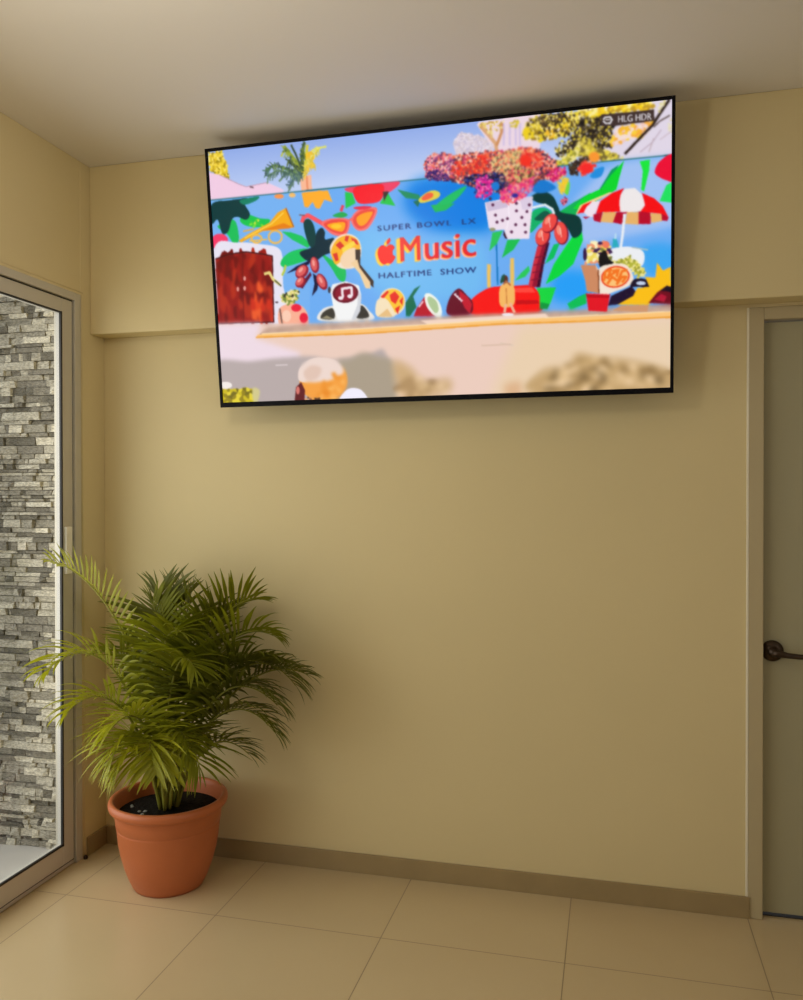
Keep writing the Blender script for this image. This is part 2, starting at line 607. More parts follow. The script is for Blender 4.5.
def text(txt, col, x0, x1, ybase0, ybase1, cap, thick=0.0, spacing=1.0, shift=(0, 0), lx=None):
    """Lettering between x0 and x1 on a baseline, capitals `cap` high."""
    v, tri = text_triangles(txt, thick, spacing)
    w0, w1 = v[:, 0].min(), v[:, 0].max()
    px = x0 + (v[:, 0] - w0) / (w1 - w0) * (x1 - x0)
    py = ybase0 + (ybase1 - ybase0) * (px - x0) / (x1 - x0) - v[:, 1] / 0.70 * cap
    P = np.stack([px + shift[0], py + shift[1]], 1)
    m = np.zeros((SSY, SSX), bool)
    for t in tri:
        q = P[list(t)] * K
        a0, a1, b0, b1 = window(q, 1)
        if a1 <= a0 or b1 <= b0:
            continue
        X, Y = np.meshgrid(np.arange(a0, a1) + 0.5, np.arange(b0, b1) + 0.5)
        m[b0:b1, a0:a1] |= inside(q, X, Y)
    canvas[m] = np.array(col, np.float32) / 255


def apple(cx, cy, s, col, shift=(0, 0)):
    body = [(0, -22), (12, -30), (26, -28), (36, -16), (27, -2), (28, 14), (38, 24), (28, 42), (16, 51), (2, 47), (-12, 52), (-28, 42), (-38, 20), (-40, -4), (-32, -22), (-16, -30)]
    leaf_ = [(2, -32), (3, -46), (16, -58), (18, -44), (10, -34)]
    for part in (body, leaf_):
        fill(col, smooth_closed([(cx + shift[0] + a * s, cy + shift[1] + b * s) for a, b in part]))


def soften(r, pts):
    """blur what is painted so far inside an outline"""
    p = np.array(pts, float) * K
    rr = r * K
    x0, x1, y0, y1 = window(p, rr * 2)
    X, Y = np.meshgrid(np.arange(x0, x1) + 0.5, np.arange(y0, y1) + 0.5)
    a = blur(inside(p, X, Y).astype(np.float32), rr)[..., None]
    sub = canvas[y0:y1, x0:x1]
    bl = np.stack([blur(sub[..., c].astype(np.float64), rr) for c in range(3)], -1)
    canvas[y0:y1, x0:x1] = sub * (1 - a) + bl * a


def run_ops(ops):
    for op in ops:
        k = op[0]
        if k == 'grad':
            t = np.clip((np.arange(SSY) / K - op[3]) / (op[4] - op[3]), 0, 1)[:, None, None].astype(np.float32)
            canvas[:] = (np.array(op[1], np.float32) * (1 - t) + np.array(op[2], np.float32) * t) / 255
        elif k == 'poly':
            fill(op[1], smooth_closed(op[2]) if op[3] else op[2], op[4])
        elif k == 'line':
            stroke(op[1], op[2], op[3])
        elif k == 'speck':
            speckle(*op[1:])
        elif k == 'soften':
            soften(*op[1:])


PICTURE = [
    ('grad',(146,172,232),(206,220,248),0,130),
    ('speck',[(228,198,40),(165,140,25),(250,228,110),(205,170,40),(245,215,70)],4.5,[(1.6,1.1),(35.3,2.9),(47.5,38),(49.5,64),(20.9,51.7),(0.2,41.6)],1,1),
    ('poly',(242,205,228),[(-0,44.8),(24.6,52),(70.5,77.3),(88.3,83.8),(139.1,78.7),(177.1,98.2),(176.6,107.7),(93.9,110.8),(0.4,108.6)],0,0),
    ('line',(190,150,170),1.6,[(24.6,52),(70.6,76.3),(88.3,83.8),(139,79.3)]),
    ('line',(110,80,90),3.2,[(97.3,84.6),(106.2,87)]),
    ('poly',(250,185,150),[(217.3,73.1),(243.6,72.4),(244.3,105.8),(219,107.6)],0,0),
    ('line',(235,140,100),3.9,[(233,74.6),(233.8,106.4)]),
    ('line',(150,165,50),8.4,[(224.6,67.5),(208.5,40.6),(182.3,6.4)]),
    ('line',(45,65,55),7.1,[(226.4,66.1),(211.4,53.6),(191.1,37.4)]),
    ('line',(60,80,60),4.5,[(224.8,64.3),(209.4,24.9),(199.9,5)]),
    ('line',(85,120,70),5.2,[(224.6,67.5),(193.5,58.2),(158.9,43.8),(137,52.9)]),
    ('line',(70,105,75),3.9,[(224.5,70.6),(193.2,64.5),(165.4,55.5),(141.6,66.1)]),
    ('line',(70,105,95),5.2,[(221,70.3),(203,78.2),(191.7,91.5)]),
    ('line',(110,140,110),4.5,[(217.5,70),(182.4,66.7),(167.5,79.7)]),
    ('line',(60,85,50),7.1,[(226.5,64.5),(223.1,29.4),(231.5,3.5)]),
    ('line',(215,205,60),6.5,[(228.2,66.2),(233.4,33.6),(238.1,8.9)]),
    ('line',(225,215,90),7.1,[(228.3,64.7),(243.6,37.7),(265.4,17.9)]),
    ('line',(240,200,60),5.2,[(228.2,66.2),(246.7,44.3),(249.7,54.1)]),
    ('line',(190,195,80),4.5,[(181.8,15.8),(175.8,27.9)]),
    ('line',(120,140,50),6.5,[(195.6,20.4),(185.6,9.9)]),
    ('poly',(245,195,40),[(253.1,35.5),(252.7,37.8),(251.8,40),(250.3,41.9),(248.5,43.4),(246.3,44.5),(244,45),(241.5,45.1),(239,44.6),(236.7,43.5),(234.7,42.1),(233,40.2),(231.8,38.1),(231.1,35.7),(231,33.3),(231.4,31),(232.3,28.8),(233.7,26.9),(235.6,25.4),(237.7,24.4),(240.1,23.8),(242.6,23.8),(245,24.3),(247.3,25.3),(249.4,26.8),(251,28.6),(252.2,30.8),(252.9,33.1)],0,0),
    ('poly',(190,170,60),[(234.3,69),(234,70),(233.3,70.8),(232.1,71.6),(230.5,72.1),(228.6,72.5),(226.5,72.6),(224.4,72.5),(222.2,72.2),(220.2,71.7),(218.3,71),(216.8,70.1),(215.7,69.2),(215,68.2),(214.8,67.2),(215.1,66.2),(215.9,65.4),(217.1,64.6),(218.7,64.1),(220.6,63.7),(222.6,63.6),(224.8,63.7),(227,64),(229,64.5),(230.8,65.2),(232.4,66.1),(233.5,67),(234.1,68)],0,0),
    ('line',(225,225,100),4.5,[(242.8,26),(257,18),(281.2,17.3)]),
    ('poly',(240,190,50),[(250.4,33.1),(250.1,35.1),(249.6,37.1),(248.8,38.8),(247.7,40.2),(246.5,41.2),(245.1,41.7),(243.7,41.9),(242.3,41.5),(241.1,40.7),(239.9,39.4),(239,37.8),(238.4,36),(238,34),(238,31.8),(238.2,29.8),(238.8,27.8),(239.6,26.1),(240.7,24.7),(241.9,23.7),(243.3,23.2),(244.7,23.1),(246,23.5),(247.3,24.3),(248.4,25.5),(249.3,27.1),(250,28.9),(250.4,31)],0,0),
    ('line',(60,85,60),2.5,[(224.2,66.8),(221.9,73.2)]),
    ('line',(60,85,60),1.8,[(224.2,66.8),(221.9,67.5)]),
    ('line',(60,85,60),2.3,[(221.5,62.2),(217.3,75.9)]),
    ('line',(60,85,60),1.6,[(221.5,62.2),(219.9,54.1)]),
    ('line',(150,165,60),2.6,[(219.9,59.6),(214,68.1)]),
    ('line',(150,165,60),1.4,[(219.9,59.6),(214.4,58.5)]),
    ('line',(60,85,60),1.9,[(218.4,57),(213.2,72.4)]),
    ('line',(150,165,60),1.3,[(218.4,57),(209.6,56)]),
    ('line',(60,85,60),2.1,[(216.9,54.6),(215.8,64.9)]),
    ('line',(60,85,60),1.6,[(216.9,54.6),(207.7,54.6)]),
    ('line',(150,165,60),2.4,[(215.5,52.3),(210.6,63.3)]),
    ('line',(150,165,60),2.2,[(215.5,52.3),(205.2,50.8)]),
    ('line',(60,85,60),2.4,[(213.8,49.4),(210.9,56.8)]),
    ('line',(150,165,60),2.3,[(213.8,49.4),(205.4,46.7)]),
    ('line',(60,85,60),2.7,[(210.5,43.9),(210.8,52.6)]),
    ('line',(60,85,60),1.4,[(210.5,43.9),(208.7,38.8)]),
    ('line',(150,165,60),2.5,[(210.3,43.5),(212.4,59.7)]),
    ('line',(150,165,60),1.3,[(210.3,43.5),(201.3,45.4)]),
    ('line',(150,165,60),2.7,[(206.3,37.7),(208.2,50.9)]),
    ('line',(60,85,60),1.7,[(206.3,37.7),(196.6,33.6)]),
    ('line',(150,165,60),2.4,[(205.2,36.3),(198.8,47.6)]),
    ('line',(150,165,60),1.4,[(205.2,36.3),(195.1,36)]),
    ('line',(150,165,60),2.4,[(201.7,31.6),(198.8,39.3)]),
    ('line',(60,85,60),1.4,[(201.7,31.6),(190.4,30.7)]),
    ('line',(60,85,60),2.4,[(198.1,27),(196.2,38.7)]),
    ('line',(150,165,60),2.6,[(198.1,27),(187.6,23.7)]),
    ('line',(150,165,60),2.5,[(194.6,22.5),(188.9,29.8)]),
    ('line',(150,165,60),1.8,[(194.6,22.5),(183.3,17.9)]),
    ('line',(150,165,60),2.7,[(193.2,20.7),(191.1,26.5)]),
    ('line',(150,165,60),1.6,[(193.2,20.7),(186.8,20.6)]),
    ('line',(150,165,60),1.8,[(189.8,16.2),(181.9,31.1)]),
    ('line',(60,85,60),2.6,[(189.8,16.2),(182,17.5)]),
    ('line',(60,85,60),2.2,[(186.2,11.5),(179.2,18.8)]),
    ('line',(60,85,60),1.7,[(186.2,11.5),(181.2,11.9)]),
    ('line',(150,165,60),2.3,[(183.3,7.8),(182.7,20.8)]),
    ('line',(150,165,60),1.7,[(183.3,7.8),(175.7,4.4)]),
    ('line',(90,110,60),2.9,[(223.5,64.4),(223.4,70.6)]),
    ('line',(45,65,60),2.3,[(223.5,64.4),(214.3,65.1)]),
    ('line',(90,110,60),2.4,[(222,62.7),(222.3,78.4)]),
    ('line',(45,65,60),2.3,[(222,62.7),(212.7,55.4)]),
    ('line',(90,110,60),1.8,[(220.9,61.4),(222.1,75.7)]),
    ('line',(45,65,60),2,[(220.9,61.4),(218.5,55.3)]),
    ('line',(90,110,60),2.7,[(219.3,59.6),(217.6,73.6)]),
    ('line',(90,110,60),1.3,[(219.3,59.6),(207.9,57)]),
    ('line',(90,110,60),2.4,[(218.1,58.2),(211.6,67.2)]),
    ('line',(45,65,60),1.7,[(218.1,58.2),(210.3,50)]),
    ('line',(90,110,60),2.1,[(216,55.6),(217.2,64.8)]),
    ('line',(45,65,60),2.3,[(216,55.6),(213.3,51.7)]),
    ('line',(90,110,60),2.3,[(215.8,55.4),(212.5,70.1)]),
    ('line',(90,110,60),1.4,[(215.8,55.4),(213.5,49.2)]),
    ('line',(90,110,60),2.2,[(214,53.3),(215.4,61)]),
    ('line',(45,65,60),1.5,[(214,53.3),(203.8,49.8)]),
    ('line',(45,65,60),2.5,[(212.5,51.5),(204.4,59.8)]),
    ('line',(45,65,60),1.9,[(212.5,51.5),(208.3,48.4)]),
    ('line',(45,65,60),2.1,[(211.3,50.3),(206.7,58)]),
    ('line',(45,65,60),2.6,[(211.3,50.3),(206.1,49.3)]),
    ('line',(90,110,60),2.3,[(207.9,48.1),(210.2,62.4)]),
    ('line',(90,110,60),2.5,[(207.9,48.1),(201.5,44.2)]),
    ('line',(90,110,60),1.8,[(205.6,46.6),(206.6,56.3)]),
    ('line',(90,110,60),1.5,[(205.6,46.6),(194.9,39)]),
    ('line',(45,65,60),2,[(202.9,44.9),(206,53)]),
    ('line',(90,110,60),2.2,[(202.9,44.9),(200.7,37.3)]),
    ('line',(45,65,60),2,[(201,43.7),(197.3,50.9)]),
    ('line',(45,65,60),2.1,[(201,43.7),(194.6,43.4)]),
    ('line',(90,110,60),2.7,[(200,43),(203.2,50.8)]),
    ('line',(90,110,60),2.1,[(200,43),(198.9,35.6)]),
    ('line',(45,65,60),1.8,[(195.8,40.4),(193,55.4)]),
    ('line',(45,65,60),2.1,[(195.8,40.4),(192.9,35.3)]),
    ('line',(90,110,60),2.8,[(193.6,38.9),(188.1,49.4)]),
    ('line',(45,65,60),1.7,[(193.6,38.9),(184.3,33.5)]),
    ('line',(90,110,60),2.8,[(192,37.9),(188.5,47.6)]),
    ('line',(90,110,60),1.7,[(192,37.9),(184.8,29.1)]),
    ('line',(60,80,80),2.2,[(224.1,65.6),(222.3,80.1)]),
    ('line',(120,150,80),2.5,[(224.1,65.6),(219.1,58.7)]),
    ('line',(60,80,80),2.8,[(221,64.4),(220.1,73.4)]),
    ('line',(70,110,80),2.3,[(221,64.4),(214.3,62.9)]),
    ('line',(60,80,80),2.6,[(216.2,62.5),(209.9,70.2)]),
    ('line',(120,150,80),1.5,[(216.2,62.5),(205,57.7)]),
    ('line',(60,80,80),2.3,[(212.4,61),(215.7,69.8)]),
    ('line',(60,80,80),1.6,[(212.4,61),(208.7,54.7)]),
    ('line',(70,110,80),1.8,[(207.7,59.1),(199.9,74.8)]),
    ('line',(120,150,80),2.1,[(207.7,59.1),(202.8,52.3)]),
    ('line',(120,150,80),2.8,[(207,58.8),(209.1,72.5)]),
    ('line',(60,80,80),1.8,[(207,58.8),(195.1,59.5)]),
    ('line',(120,150,80),1.8,[(203.6,57.4),(205.3,68.5)]),
    ('line',(70,110,80),1.8,[(203.6,57.4),(193.3,58.3)]),
    ('line',(60,80,80),2.5,[(198.9,55.5),(200.9,65)]),
    ('line',(120,150,80),1.4,[(198.9,55.5),(197.6,50.3)]),
    ('line',(120,150,80),2.9,[(194.9,53.9),(188.6,60.7)]),
    ('line',(60,80,80),2.4,[(194.9,53.9),(185.5,51.1)]),
    ('line',(60,80,80),2.3,[(191.9,52.9),(194.2,63.7)]),
    ('line',(60,80,80),2.2,[(191.9,52.9),(189.6,55.1)]),
    ('line',(70,110,80),2.7,[(188.5,51.7),(187.4,58.5)]),
    ('line',(60,80,80),2.5,[(188.5,51.7),(180.1,53.3)]),
    ('line',(120,150,80),2.4,[(182.9,49.9),(174.9,61.7)]),
    ('line',(120,150,80),2,[(182.9,49.9),(179.5,48.1)]),
    ('line',(120,150,80),2.4,[(179.2,48.7),(174.7,63.1)]),
    ('line',(70,110,80),2.4,[(179.2,48.7),(176.6,47.8)]),
    ('line',(60,80,80),2,[(175.7,47.6),(172.7,63.4)]),
    ('line',(70,110,80),1.5,[(175.7,47.6),(164.3,44.2)]),
    ('line',(60,80,80),1.9,[(171.3,46.2),(165.6,52.1)]),
    ('line',(60,80,80),2.5,[(171.3,46.2),(167.1,38.8)]),
    ('line',(60,80,80),2.7,[(166.8,44.7),(159.5,52.2)]),
    ('line',(120,150,80),2.1,[(166.8,44.7),(155,43.7)]),
    ('line',(120,150,80),2.5,[(166.6,44.7),(160.9,52.6)]),
    ('line',(60,80,80),2.3,[(166.6,44.7),(163.6,39.5)]),
    ('line',(60,80,80),2.1,[(161.4,43),(155.1,53.5)]),
    ('line',(70,110,80),2.3,[(161.4,43),(158.8,37.9)]),
    ('line',(70,110,80),2.5,[(157.3,43.1),(154.4,50.5)]),
    ('line',(70,110,80),1.9,[(157.3,43.1),(149.8,45.3)]),
    ('line',(120,150,80),2.8,[(155.8,44),(158.6,54.5)]),
    ('line',(60,80,80),1.6,[(155.8,44),(147.1,35.9)]),
    ('line',(60,80,80),2,[(153.1,45.5),(155.9,52.9)]),
    ('line',(120,150,80),1.4,[(153.1,45.5),(151.9,39)]),
    ('line',(70,110,80),2.8,[(151.4,46.4),(146.2,54)]),
    ('line',(60,80,80),1.9,[(151.4,46.4),(140.9,41)]),
    ('line',(70,110,80),1.8,[(148.1,48.3),(142.4,62.6)]),
    ('line',(70,110,80),2.3,[(148.1,48.3),(139.3,49.1)]),
    ('line',(70,110,80),2.8,[(145.3,49.8),(137.5,64)]),
    ('line',(70,110,80),2.5,[(145.3,49.8),(141.2,49.8)]),
    ('line',(60,80,80),1.9,[(142.3,51.5),(134.4,60)]),
    ('line',(120,150,80),2.2,[(142.3,51.5),(138.4,52.5)]),
    ('line',(70,110,80),1.8,[(139.4,53.1),(133.2,68.7)]),
    ('line',(70,110,80),2.2,[(139.4,53.1),(138.2,45.3)]),
    ('line',(60,80,80),2.8,[(137.2,54.3),(136.8,65.4)]),
    ('line',(70,110,80),2.3,[(137.2,54.3),(129.3,52.2)]),
    ('line',(110,140,110),2.1,[(222.8,68.8),(223.2,83.6)]),
    ('line',(70,100,95),1.5,[(222.8,68.8),(215,63.2)]),
    ('line',(70,100,95),2.8,[(219.8,68.4),(219.6,78.2)]),
    ('line',(70,100,95),2.5,[(219.8,68.4),(210.2,63.2)]),
    ('line',(70,100,95),1.6,[(214.2,67.6),(207.4,75.9)]),
    ('line',(110,140,110),2.5,[(214.2,67.6),(207.9,59.2)]),
    ('line',(110,140,110),1.8,[(213,67.4),(216.5,80.1)]),
    ('line',(110,140,110),1.8,[(213,67.4),(206.2,60.1)]),
    ('line',(110,140,110),1.9,[(210.5,67),(206.1,78.8)]),
    ('line',(70,100,95),2.5,[(210.5,67),(203.5,69.3)]),
    ('line',(70,100,95),2.7,[(205.3,66.3),(200,75.1)]),
    ('line',(70,100,95),2.2,[(205.3,66.3),(193.8,61.9)]),
    ('line',(70,100,95),2.4,[(200.9,65.6),(194.1,77.3)]),
    ('line',(70,100,95),1.9,[(200.9,65.6),(192.3,63.8)]),
    ('line',(110,140,110),2.8,[(199.6,65.5),(201.1,78.5)]),
    ('line',(110,140,110),1.6,[(199.6,65.5),(191.3,62.6)]),
    ('line',(110,140,110),2.4,[(194.8,64.8),(196.6,76)]),
    ('line',(70,100,95),1.4,[(194.8,64.8),(189.8,58.3)]),
    ('line',(70,100,95),2.4,[(192.7,64.4),(184.8,78.3)]),
    ('line',(70,100,95),2.2,[(192.7,64.4),(181.2,64.6)]),
    ('line',(70,100,95),1.9,[(189.6,63.6),(182,73.8)]),
    ('line',(110,140,110),1.6,[(189.6,63.6),(182.9,57.9)]),
    ('line',(70,100,95),2.8,[(184.8,62.3),(180,72.1)]),
    ('line',(70,100,95),1.7,[(184.8,62.3),(179.1,64)]),
    ('line',(70,100,95),2.2,[(182.8,61.8),(175.4,71.4)]),
    ('line',(70,100,95),1.7,[(182.8,61.8),(179.6,64.1)]),
    ('line',(70,100,95),2.5,[(178.3,60.6),(179.1,67.3)]),
    ('line',(70,100,95),1.3,[(178.3,60.6),(166.6,54.5)]),
    ('line',(110,140,110),1.7,[(176.1,60),(174.1,69.2)]),
    ('line',(70,100,95),2.1,[(176.1,60),(169.6,57.4)]),
    ('line',(70,100,95),1.8,[(172.4,59),(175.4,74.7)]),
    ('line',(110,140,110),1.9,[(172.4,59),(167.9,51.8)]),
    ('line',(70,100,95),2.4,[(169.7,58.3),(161.6,63.8)]),
    ('line',(110,140,110),2,[(169.7,58.3),(162.4,52.8)]),
    ('line',(70,100,95),2.3,[(167.3,57.7),(165.5,65.9)]),
    ('line',(110,140,110),1.5,[(167.3,57.7),(160.4,56.2)]),
    ('line',(70,100,95),1.9,[(163.8,57.8),(162.4,69.6)]),
    ('line',(110,140,110),2.5,[(163.8,57.8),(153.9,50.4)]),
    ('line',(110,140,110),2.5,[(160.1,59.4),(158,71.7)]),
    ('line',(110,140,110),1.8,[(160.1,59.4),(155.4,54.3)]),
    ('line',(110,140,110),2.4,[(157.7,60.5),(151.7,70.5)]),
    ('line',(110,140,110),1.3,[(157.7,60.5),(145.6,61)]),
    ('line',(70,100,95),1.9,[(157.4,60.6),(151.6,76.4)]),
    ('line',(110,140,110),1.8,[(157.4,60.6),(151.9,62.7)]),
    ('line',(70,100,95),2.1,[(153.6,62.3),(145.9,69.4)]),
    ('line',(110,140,110),1.3,[(153.6,62.3),(152.3,58.9)]),
    ('line',(70,100,95),2.9,[(150.1,63.9),(145.9,73)]),
    ('line',(70,100,95),1.3,[(150.1,63.9),(141.9,63.5)]),
    ('line',(110,140,110),2.1,[(147.9,64.8),(146.4,76.5)]),
    ('line',(70,100,95),1.8,[(147.9,64.8),(137,60)]),
    ('line',(70,100,95),1.7,[(146.2,65.6),(139.2,72.1)]),
    ('line',(110,140,110),2.2,[(146.2,65.6),(142.1,67.1)]),
    ('line',(110,140,110),2.8,[(143.3,66.9),(139.3,82.3)]),
    ('line',(70,100,95),2.3,[(143.3,66.9),(135.1,62.1)]),
    ('line',(70,100,110),2.5,[(220,70.7),(216.7,83.9)]),
    ('line',(70,100,110),2,[(220,70.7),(214.5,72.5)]),
    ('line',(100,130,110),2.3,[(218.4,71.4),(216.2,85.3)]),
    ('line',(70,100,110),2.1,[(218.4,71.4),(215,65.5)]),
    ('line',(100,130,110),2.2,[(216,72.5),(213.9,85.2)]),
    ('line',(100,130,110),2.4,[(216,72.5),(204.2,71.1)]),
    ('line',(100,130,110),2.8,[(213.5,73.6),(214.3,81.5)]),
    ('line',(100,130,110),1.8,[(213.5,73.6),(204.4,72.7)]),
    ('line',(100,130,110),2.6,[(211.9,74.3),(212.7,90.6)]),
    ('line',(100,130,110),2.2,[(211.9,74.3),(203.8,71.1)]),
    ('line',(70,100,110),2.6,[(209.5,75.3),(209.3,83.8)]),
    ('line',(70,100,110),2.4,[(209.5,75.3),(203.1,76.2)]),
    ('line',(100,130,110),1.8,[(208.1,75.9),(200,83.4)]),
    ('line',(100,130,110),1.5,[(208.1,75.9),(204.7,77)]),
    ('line',(100,130,110),2.6,[(205.9,76.9),(205.8,83)]),
    ('line',(70,100,110),2.2,[(205.9,76.9),(201,70.8)]),
    ('line',(70,100,110),2.3,[(203.4,78),(197.2,85.3)]),
    ('line',(70,100,110),1.9,[(203.4,78),(193.3,79.7)]),
    ('line',(100,130,110),2.1,[(202.4,78.9),(200.8,90.8)]),
    ('line',(100,130,110),2.1,[(202.4,78.9),(197.9,77.3)]),
    ('line',(70,100,110),2.7,[(201.4,80),(197,93.1)]),
    ('line',(100,130,110),1.4,[(201.4,80),(197.4,72)]),
    ('line',(100,130,110),1.7,[(199.6,82.2),(201.3,95)]),
    ('line',(70,100,110),2.4,[(199.6,82.2),(195.2,83)]),
    ('line',(100,130,110),2.3,[(198.3,83.6),(194.4,96.6)]),
    ('line',(70,100,110),1.5,[(198.3,83.6),(188.4,79.7)]),
    ('line',(100,130,110),2.7,[(196.9,85.4),(192.9,96.9)]),
    ('line',(70,100,110),2.4,[(196.9,85.4),(187.7,82.8)]),
    ('line',(100,130,110),2.8,[(196.4,86),(191.2,101.3)]),
    ('line',(70,100,110),1.5,[(196.4,86),(192.5,88)]),
    ('line',(100,130,110),2.5,[(194.3,88.5),(187.6,95.6)]),
    ('line',(70,100,110),2,[(194.3,88.5),(183,87.7)]),
    ('line',(70,100,110),1.7,[(193.2,89.7),(190.6,96.3)]),
    ('line',(70,100,110),1.6,[(193.2,89.7),(189.9,90)]),
    ('line',(100,130,110),2.4,[(192.7,90.3),(187.3,105.5)]),
    ('line',(70,100,110),1.4,[(192.7,90.3),(184.5,90.5)]),
    ('line',(110,130,50),2.8,[(226.5,61.9),(226.9,76.8)]),
    ('line',(110,130,50),2.5,[(226.5,61.9),(216.4,61.4)]),
    ('line',(60,85,50),2.8,[(226.5,59.8),(220.5,70.7)]),
    ('line',(110,130,50),1.5,[(226.5,59.8),(216.7,54.8)]),
    ('line',(110,130,50),2.1,[(226.5,55.6),(229.7,72.3)]),
    ('line',(60,85,50),2.3,[(226.5,55.6),(220,49.8)]),
    ('line',(110,130,50),2.6,[(226.5,53.5),(228.7,69.3)]),
    ('line',(110,130,50),2.2,[(226.5,53.5),(219.7,47.7)]),
    ('line',(60,85,50),2.4,[(226.5,47.8),(225.7,55.1)]),
    ('line',(60,85,50),2.2,[(226.5,47.8),(220.1,39.4)]),
    ('line',(60,85,50),2.1,[(226.5,46.1),(220.3,56.3)]),
    ('line',(110,130,50),1.7,[(226.5,46.1),(217.7,42)]),
    ('line',(60,85,50),2.6,[(226.5,41),(224.9,54.9)]),
    ('line',(60,85,50),2.2,[(226.5,41),(223.5,38.5)]),
    ('line',(60,85,50),1.8,[(226.5,38.7),(218.7,51.5)]),
    ('line',(110,130,50),2.3,[(226.5,38.7),(217.4,34.6)]),
    ('line',(60,85,50),2.1,[(226.4,35),(219.8,45.1)]),
    ('line',(110,130,50),2.3,[(226.4,35),(222,36.9)]),
    ('line',(110,130,50),2.1,[(226.8,31.4),(225,45.5)]),
    ('line',(60,85,50),1.5,[(226.8,31.4),(221.6,28.6)]),
    ('line',(60,85,50),2.2,[(227.8,27.1),(227.9,38.8)]),
    ('line',(110,130,50),2.1,[(227.8,27.1),(218,26.7)]),
    ('line',(110,130,50),2.3,[(228.3,25),(231.4,40.9)]),
    ('line',(60,85,50),1.4,[(228.3,25),(225.9,27.6)]),
    ('line',(110,130,50),2.3,[(229.3,20.4),(231.8,35.1)]),
    ('line',(60,85,50),2.1,[(229.3,20.4),(220.2,19.7)]),
    ('line',(110,130,50),1.8,[(230,17.6),(222.1,26.1)]),
    ('line',(110,130,50),1.6,[(230,17.6),(221.8,15)]),
    ('line',(110,130,50),2.3,[(230.3,16.1),(225.1,22.3)]),
    ('line',(110,130,50),2.4,[(230.3,16.1),(221.3,17.2)]),
    ('line',(110,130,50),2.2,[(231,13),(228.3,25.1)]),
    ('line',(60,85,50),2.2,[(231,13),(224.5,6.2)]),
    ('line',(110,130,50),2.5,[(232.3,7.4),(224.9,19.7)]),
    ('line',(60,85,50),1.7,[(232.3,7.4),(227.5,6.6)]),
    ('line',(110,130,50),1.9,[(233.1,4),(230.4,15)]),
    ('line',(60,85,50),1.7,[(233.1,4),(228,-0.5)]),
    ('line',(200,190,60),1.8,[(229.7,62.1),(224.3,71.3)]),
    ('line',(225,215,90),2.6,[(229.7,62.1),(227.9,58.5)]),
    ('line',(240,225,120),2.1,[(230.7,60.3),(224.4,73.1)]),
    ('line',(225,215,90),2.4,[(230.7,60.3),(228.2,60.8)]),
    ('line',(200,190,60),2.2,[(233,56.4),(227.3,66.7)]),
    ('line',(240,225,120),1.9,[(233,56.4),(223.1,50.2)]),
    ('line',(225,215,90),2,[(234.4,53.8),(230,67.2)]),
    ('line',(225,215,90),1.4,[(234.4,53.8),(228.1,50.3)]),
    ('line',(200,190,60),2.6,[(235.4,52.2),(228.2,62.6)]),
    ('line',(225,215,90),2,[(235.4,52.2),(228.6,48.3)]),
    ('line',(200,190,60),1.9,[(237.8,47.8),(238.6,57)]),
    ('line',(225,215,90),2.4,[(237.8,47.8),(236.2,44.8)]),
    ('line',(240,225,120),2.5,[(239.9,44.3),(238.2,59.8)]),
    ('line',(225,215,90),2.2,[(239.9,44.3),(238,38.1)]),
    ('line',(240,225,120),1.6,[(240.9,42.5),(234.6,53.4)]),
    ('line',(225,215,90),2.1,[(240.9,42.5),(232.7,39.2)]),
    ('line',(200,190,60),2.5,[(242.3,40),(244.8,54.8)]),
    ('line',(225,215,90),1.3,[(242.3,40),(236.1,34.6)]),
    ('line',(240,225,120),2,[(244.7,36.7),(246,49.2)]),
    ('line',(240,225,120),1.4,[(244.7,36.7),(240.5,37.5)]),
    ('line',(225,215,90),2.8,[(246.3,35.3),(245.1,50)]),
    ('line',(225,215,90),2,[(246.3,35.3),(243.9,28.8)]),
    ('line',(200,190,60),2,[(250.1,31.8),(245.2,42)]),
    ('line',(240,225,120),2.5,[(250.1,31.8),(243.4,34.1)]),
    ('line',(240,225,120),2.5,[(252.3,29.8),(245.1,34.8)]),
    ('line',(200,190,60),2.1,[(252.3,29.8),(248.7,30.7)]),
    ('line',(240,225,120),1.9,[(254.2,28.1),(252.9,41.5)]),
    ('line',(240,225,120),1.9,[(254.2,28.1),(249.5,24.9)]),
    ('line',(200,190,60),2.3,[(256.9,25.7),(258.6,36.7)]),
    ('line',(240,225,120),1.4,[(256.9,25.7),(247.4,24)]),
    ('line',(240,225,120),2,[(258.5,24.1),(260.6,33.8)]),
    ('line',(240,225,120),1.3,[(258.5,24.1),(248.5,19.7)]),
    ('line',(200,190,60),1.8,[(261.9,21.1),(256.3,30.7)]),
    ('line',(240,225,120),1.6,[(261.9,21.1),(258,17.6)]),
    ('line',(225,215,90),2.5,[(263.4,19.7),(263.5,32.5)]),
    ('line',(240,225,120),1.4,[(263.4,19.7),(257,12.6)]),
    ('line',(240,200,60),2.9,[(229.4,64.8),(227.6,81)]),
    ('line',(240,200,60),1.5,[(229.4,64.8),(220.3,64.4)]),
    ('line',(220,190,70),1.7,[(230.8,63.1),(232.7,76.7)]),
    ('line',(240,200,60),1.8,[(230.8,63.1),(229.2,64.5)]),
    ('line',(220,190,70),2.9,[(233.4,60.1),(227.8,69.4)]),
    ('line',(220,190,70),2.1,[(233.4,60.1),(229.9,57)]),
    ('line',(220,190,70),2.6,[(236.2,56.7),(239.7,65.7)]),
    ('line',(220,190,70),1.6,[(236.2,56.7),(230.1,57.7)]),
    ('line',(240,200,60),2.9,[(237.1,55.7),(234.6,69.8)]),
    ('line',(240,200,60),2.5,[(237.1,55.7),(230.4,53.1)]),
    ('line',(240,200,60),2.3,[(239.7,52.6),(237.7,64.8)]),
    ('line',(220,190,70),1.9,[(239.7,52.6),(236.1,50)]),
    ('line',(220,190,70),1.9,[(240.6,51.5),(242.6,59)]),
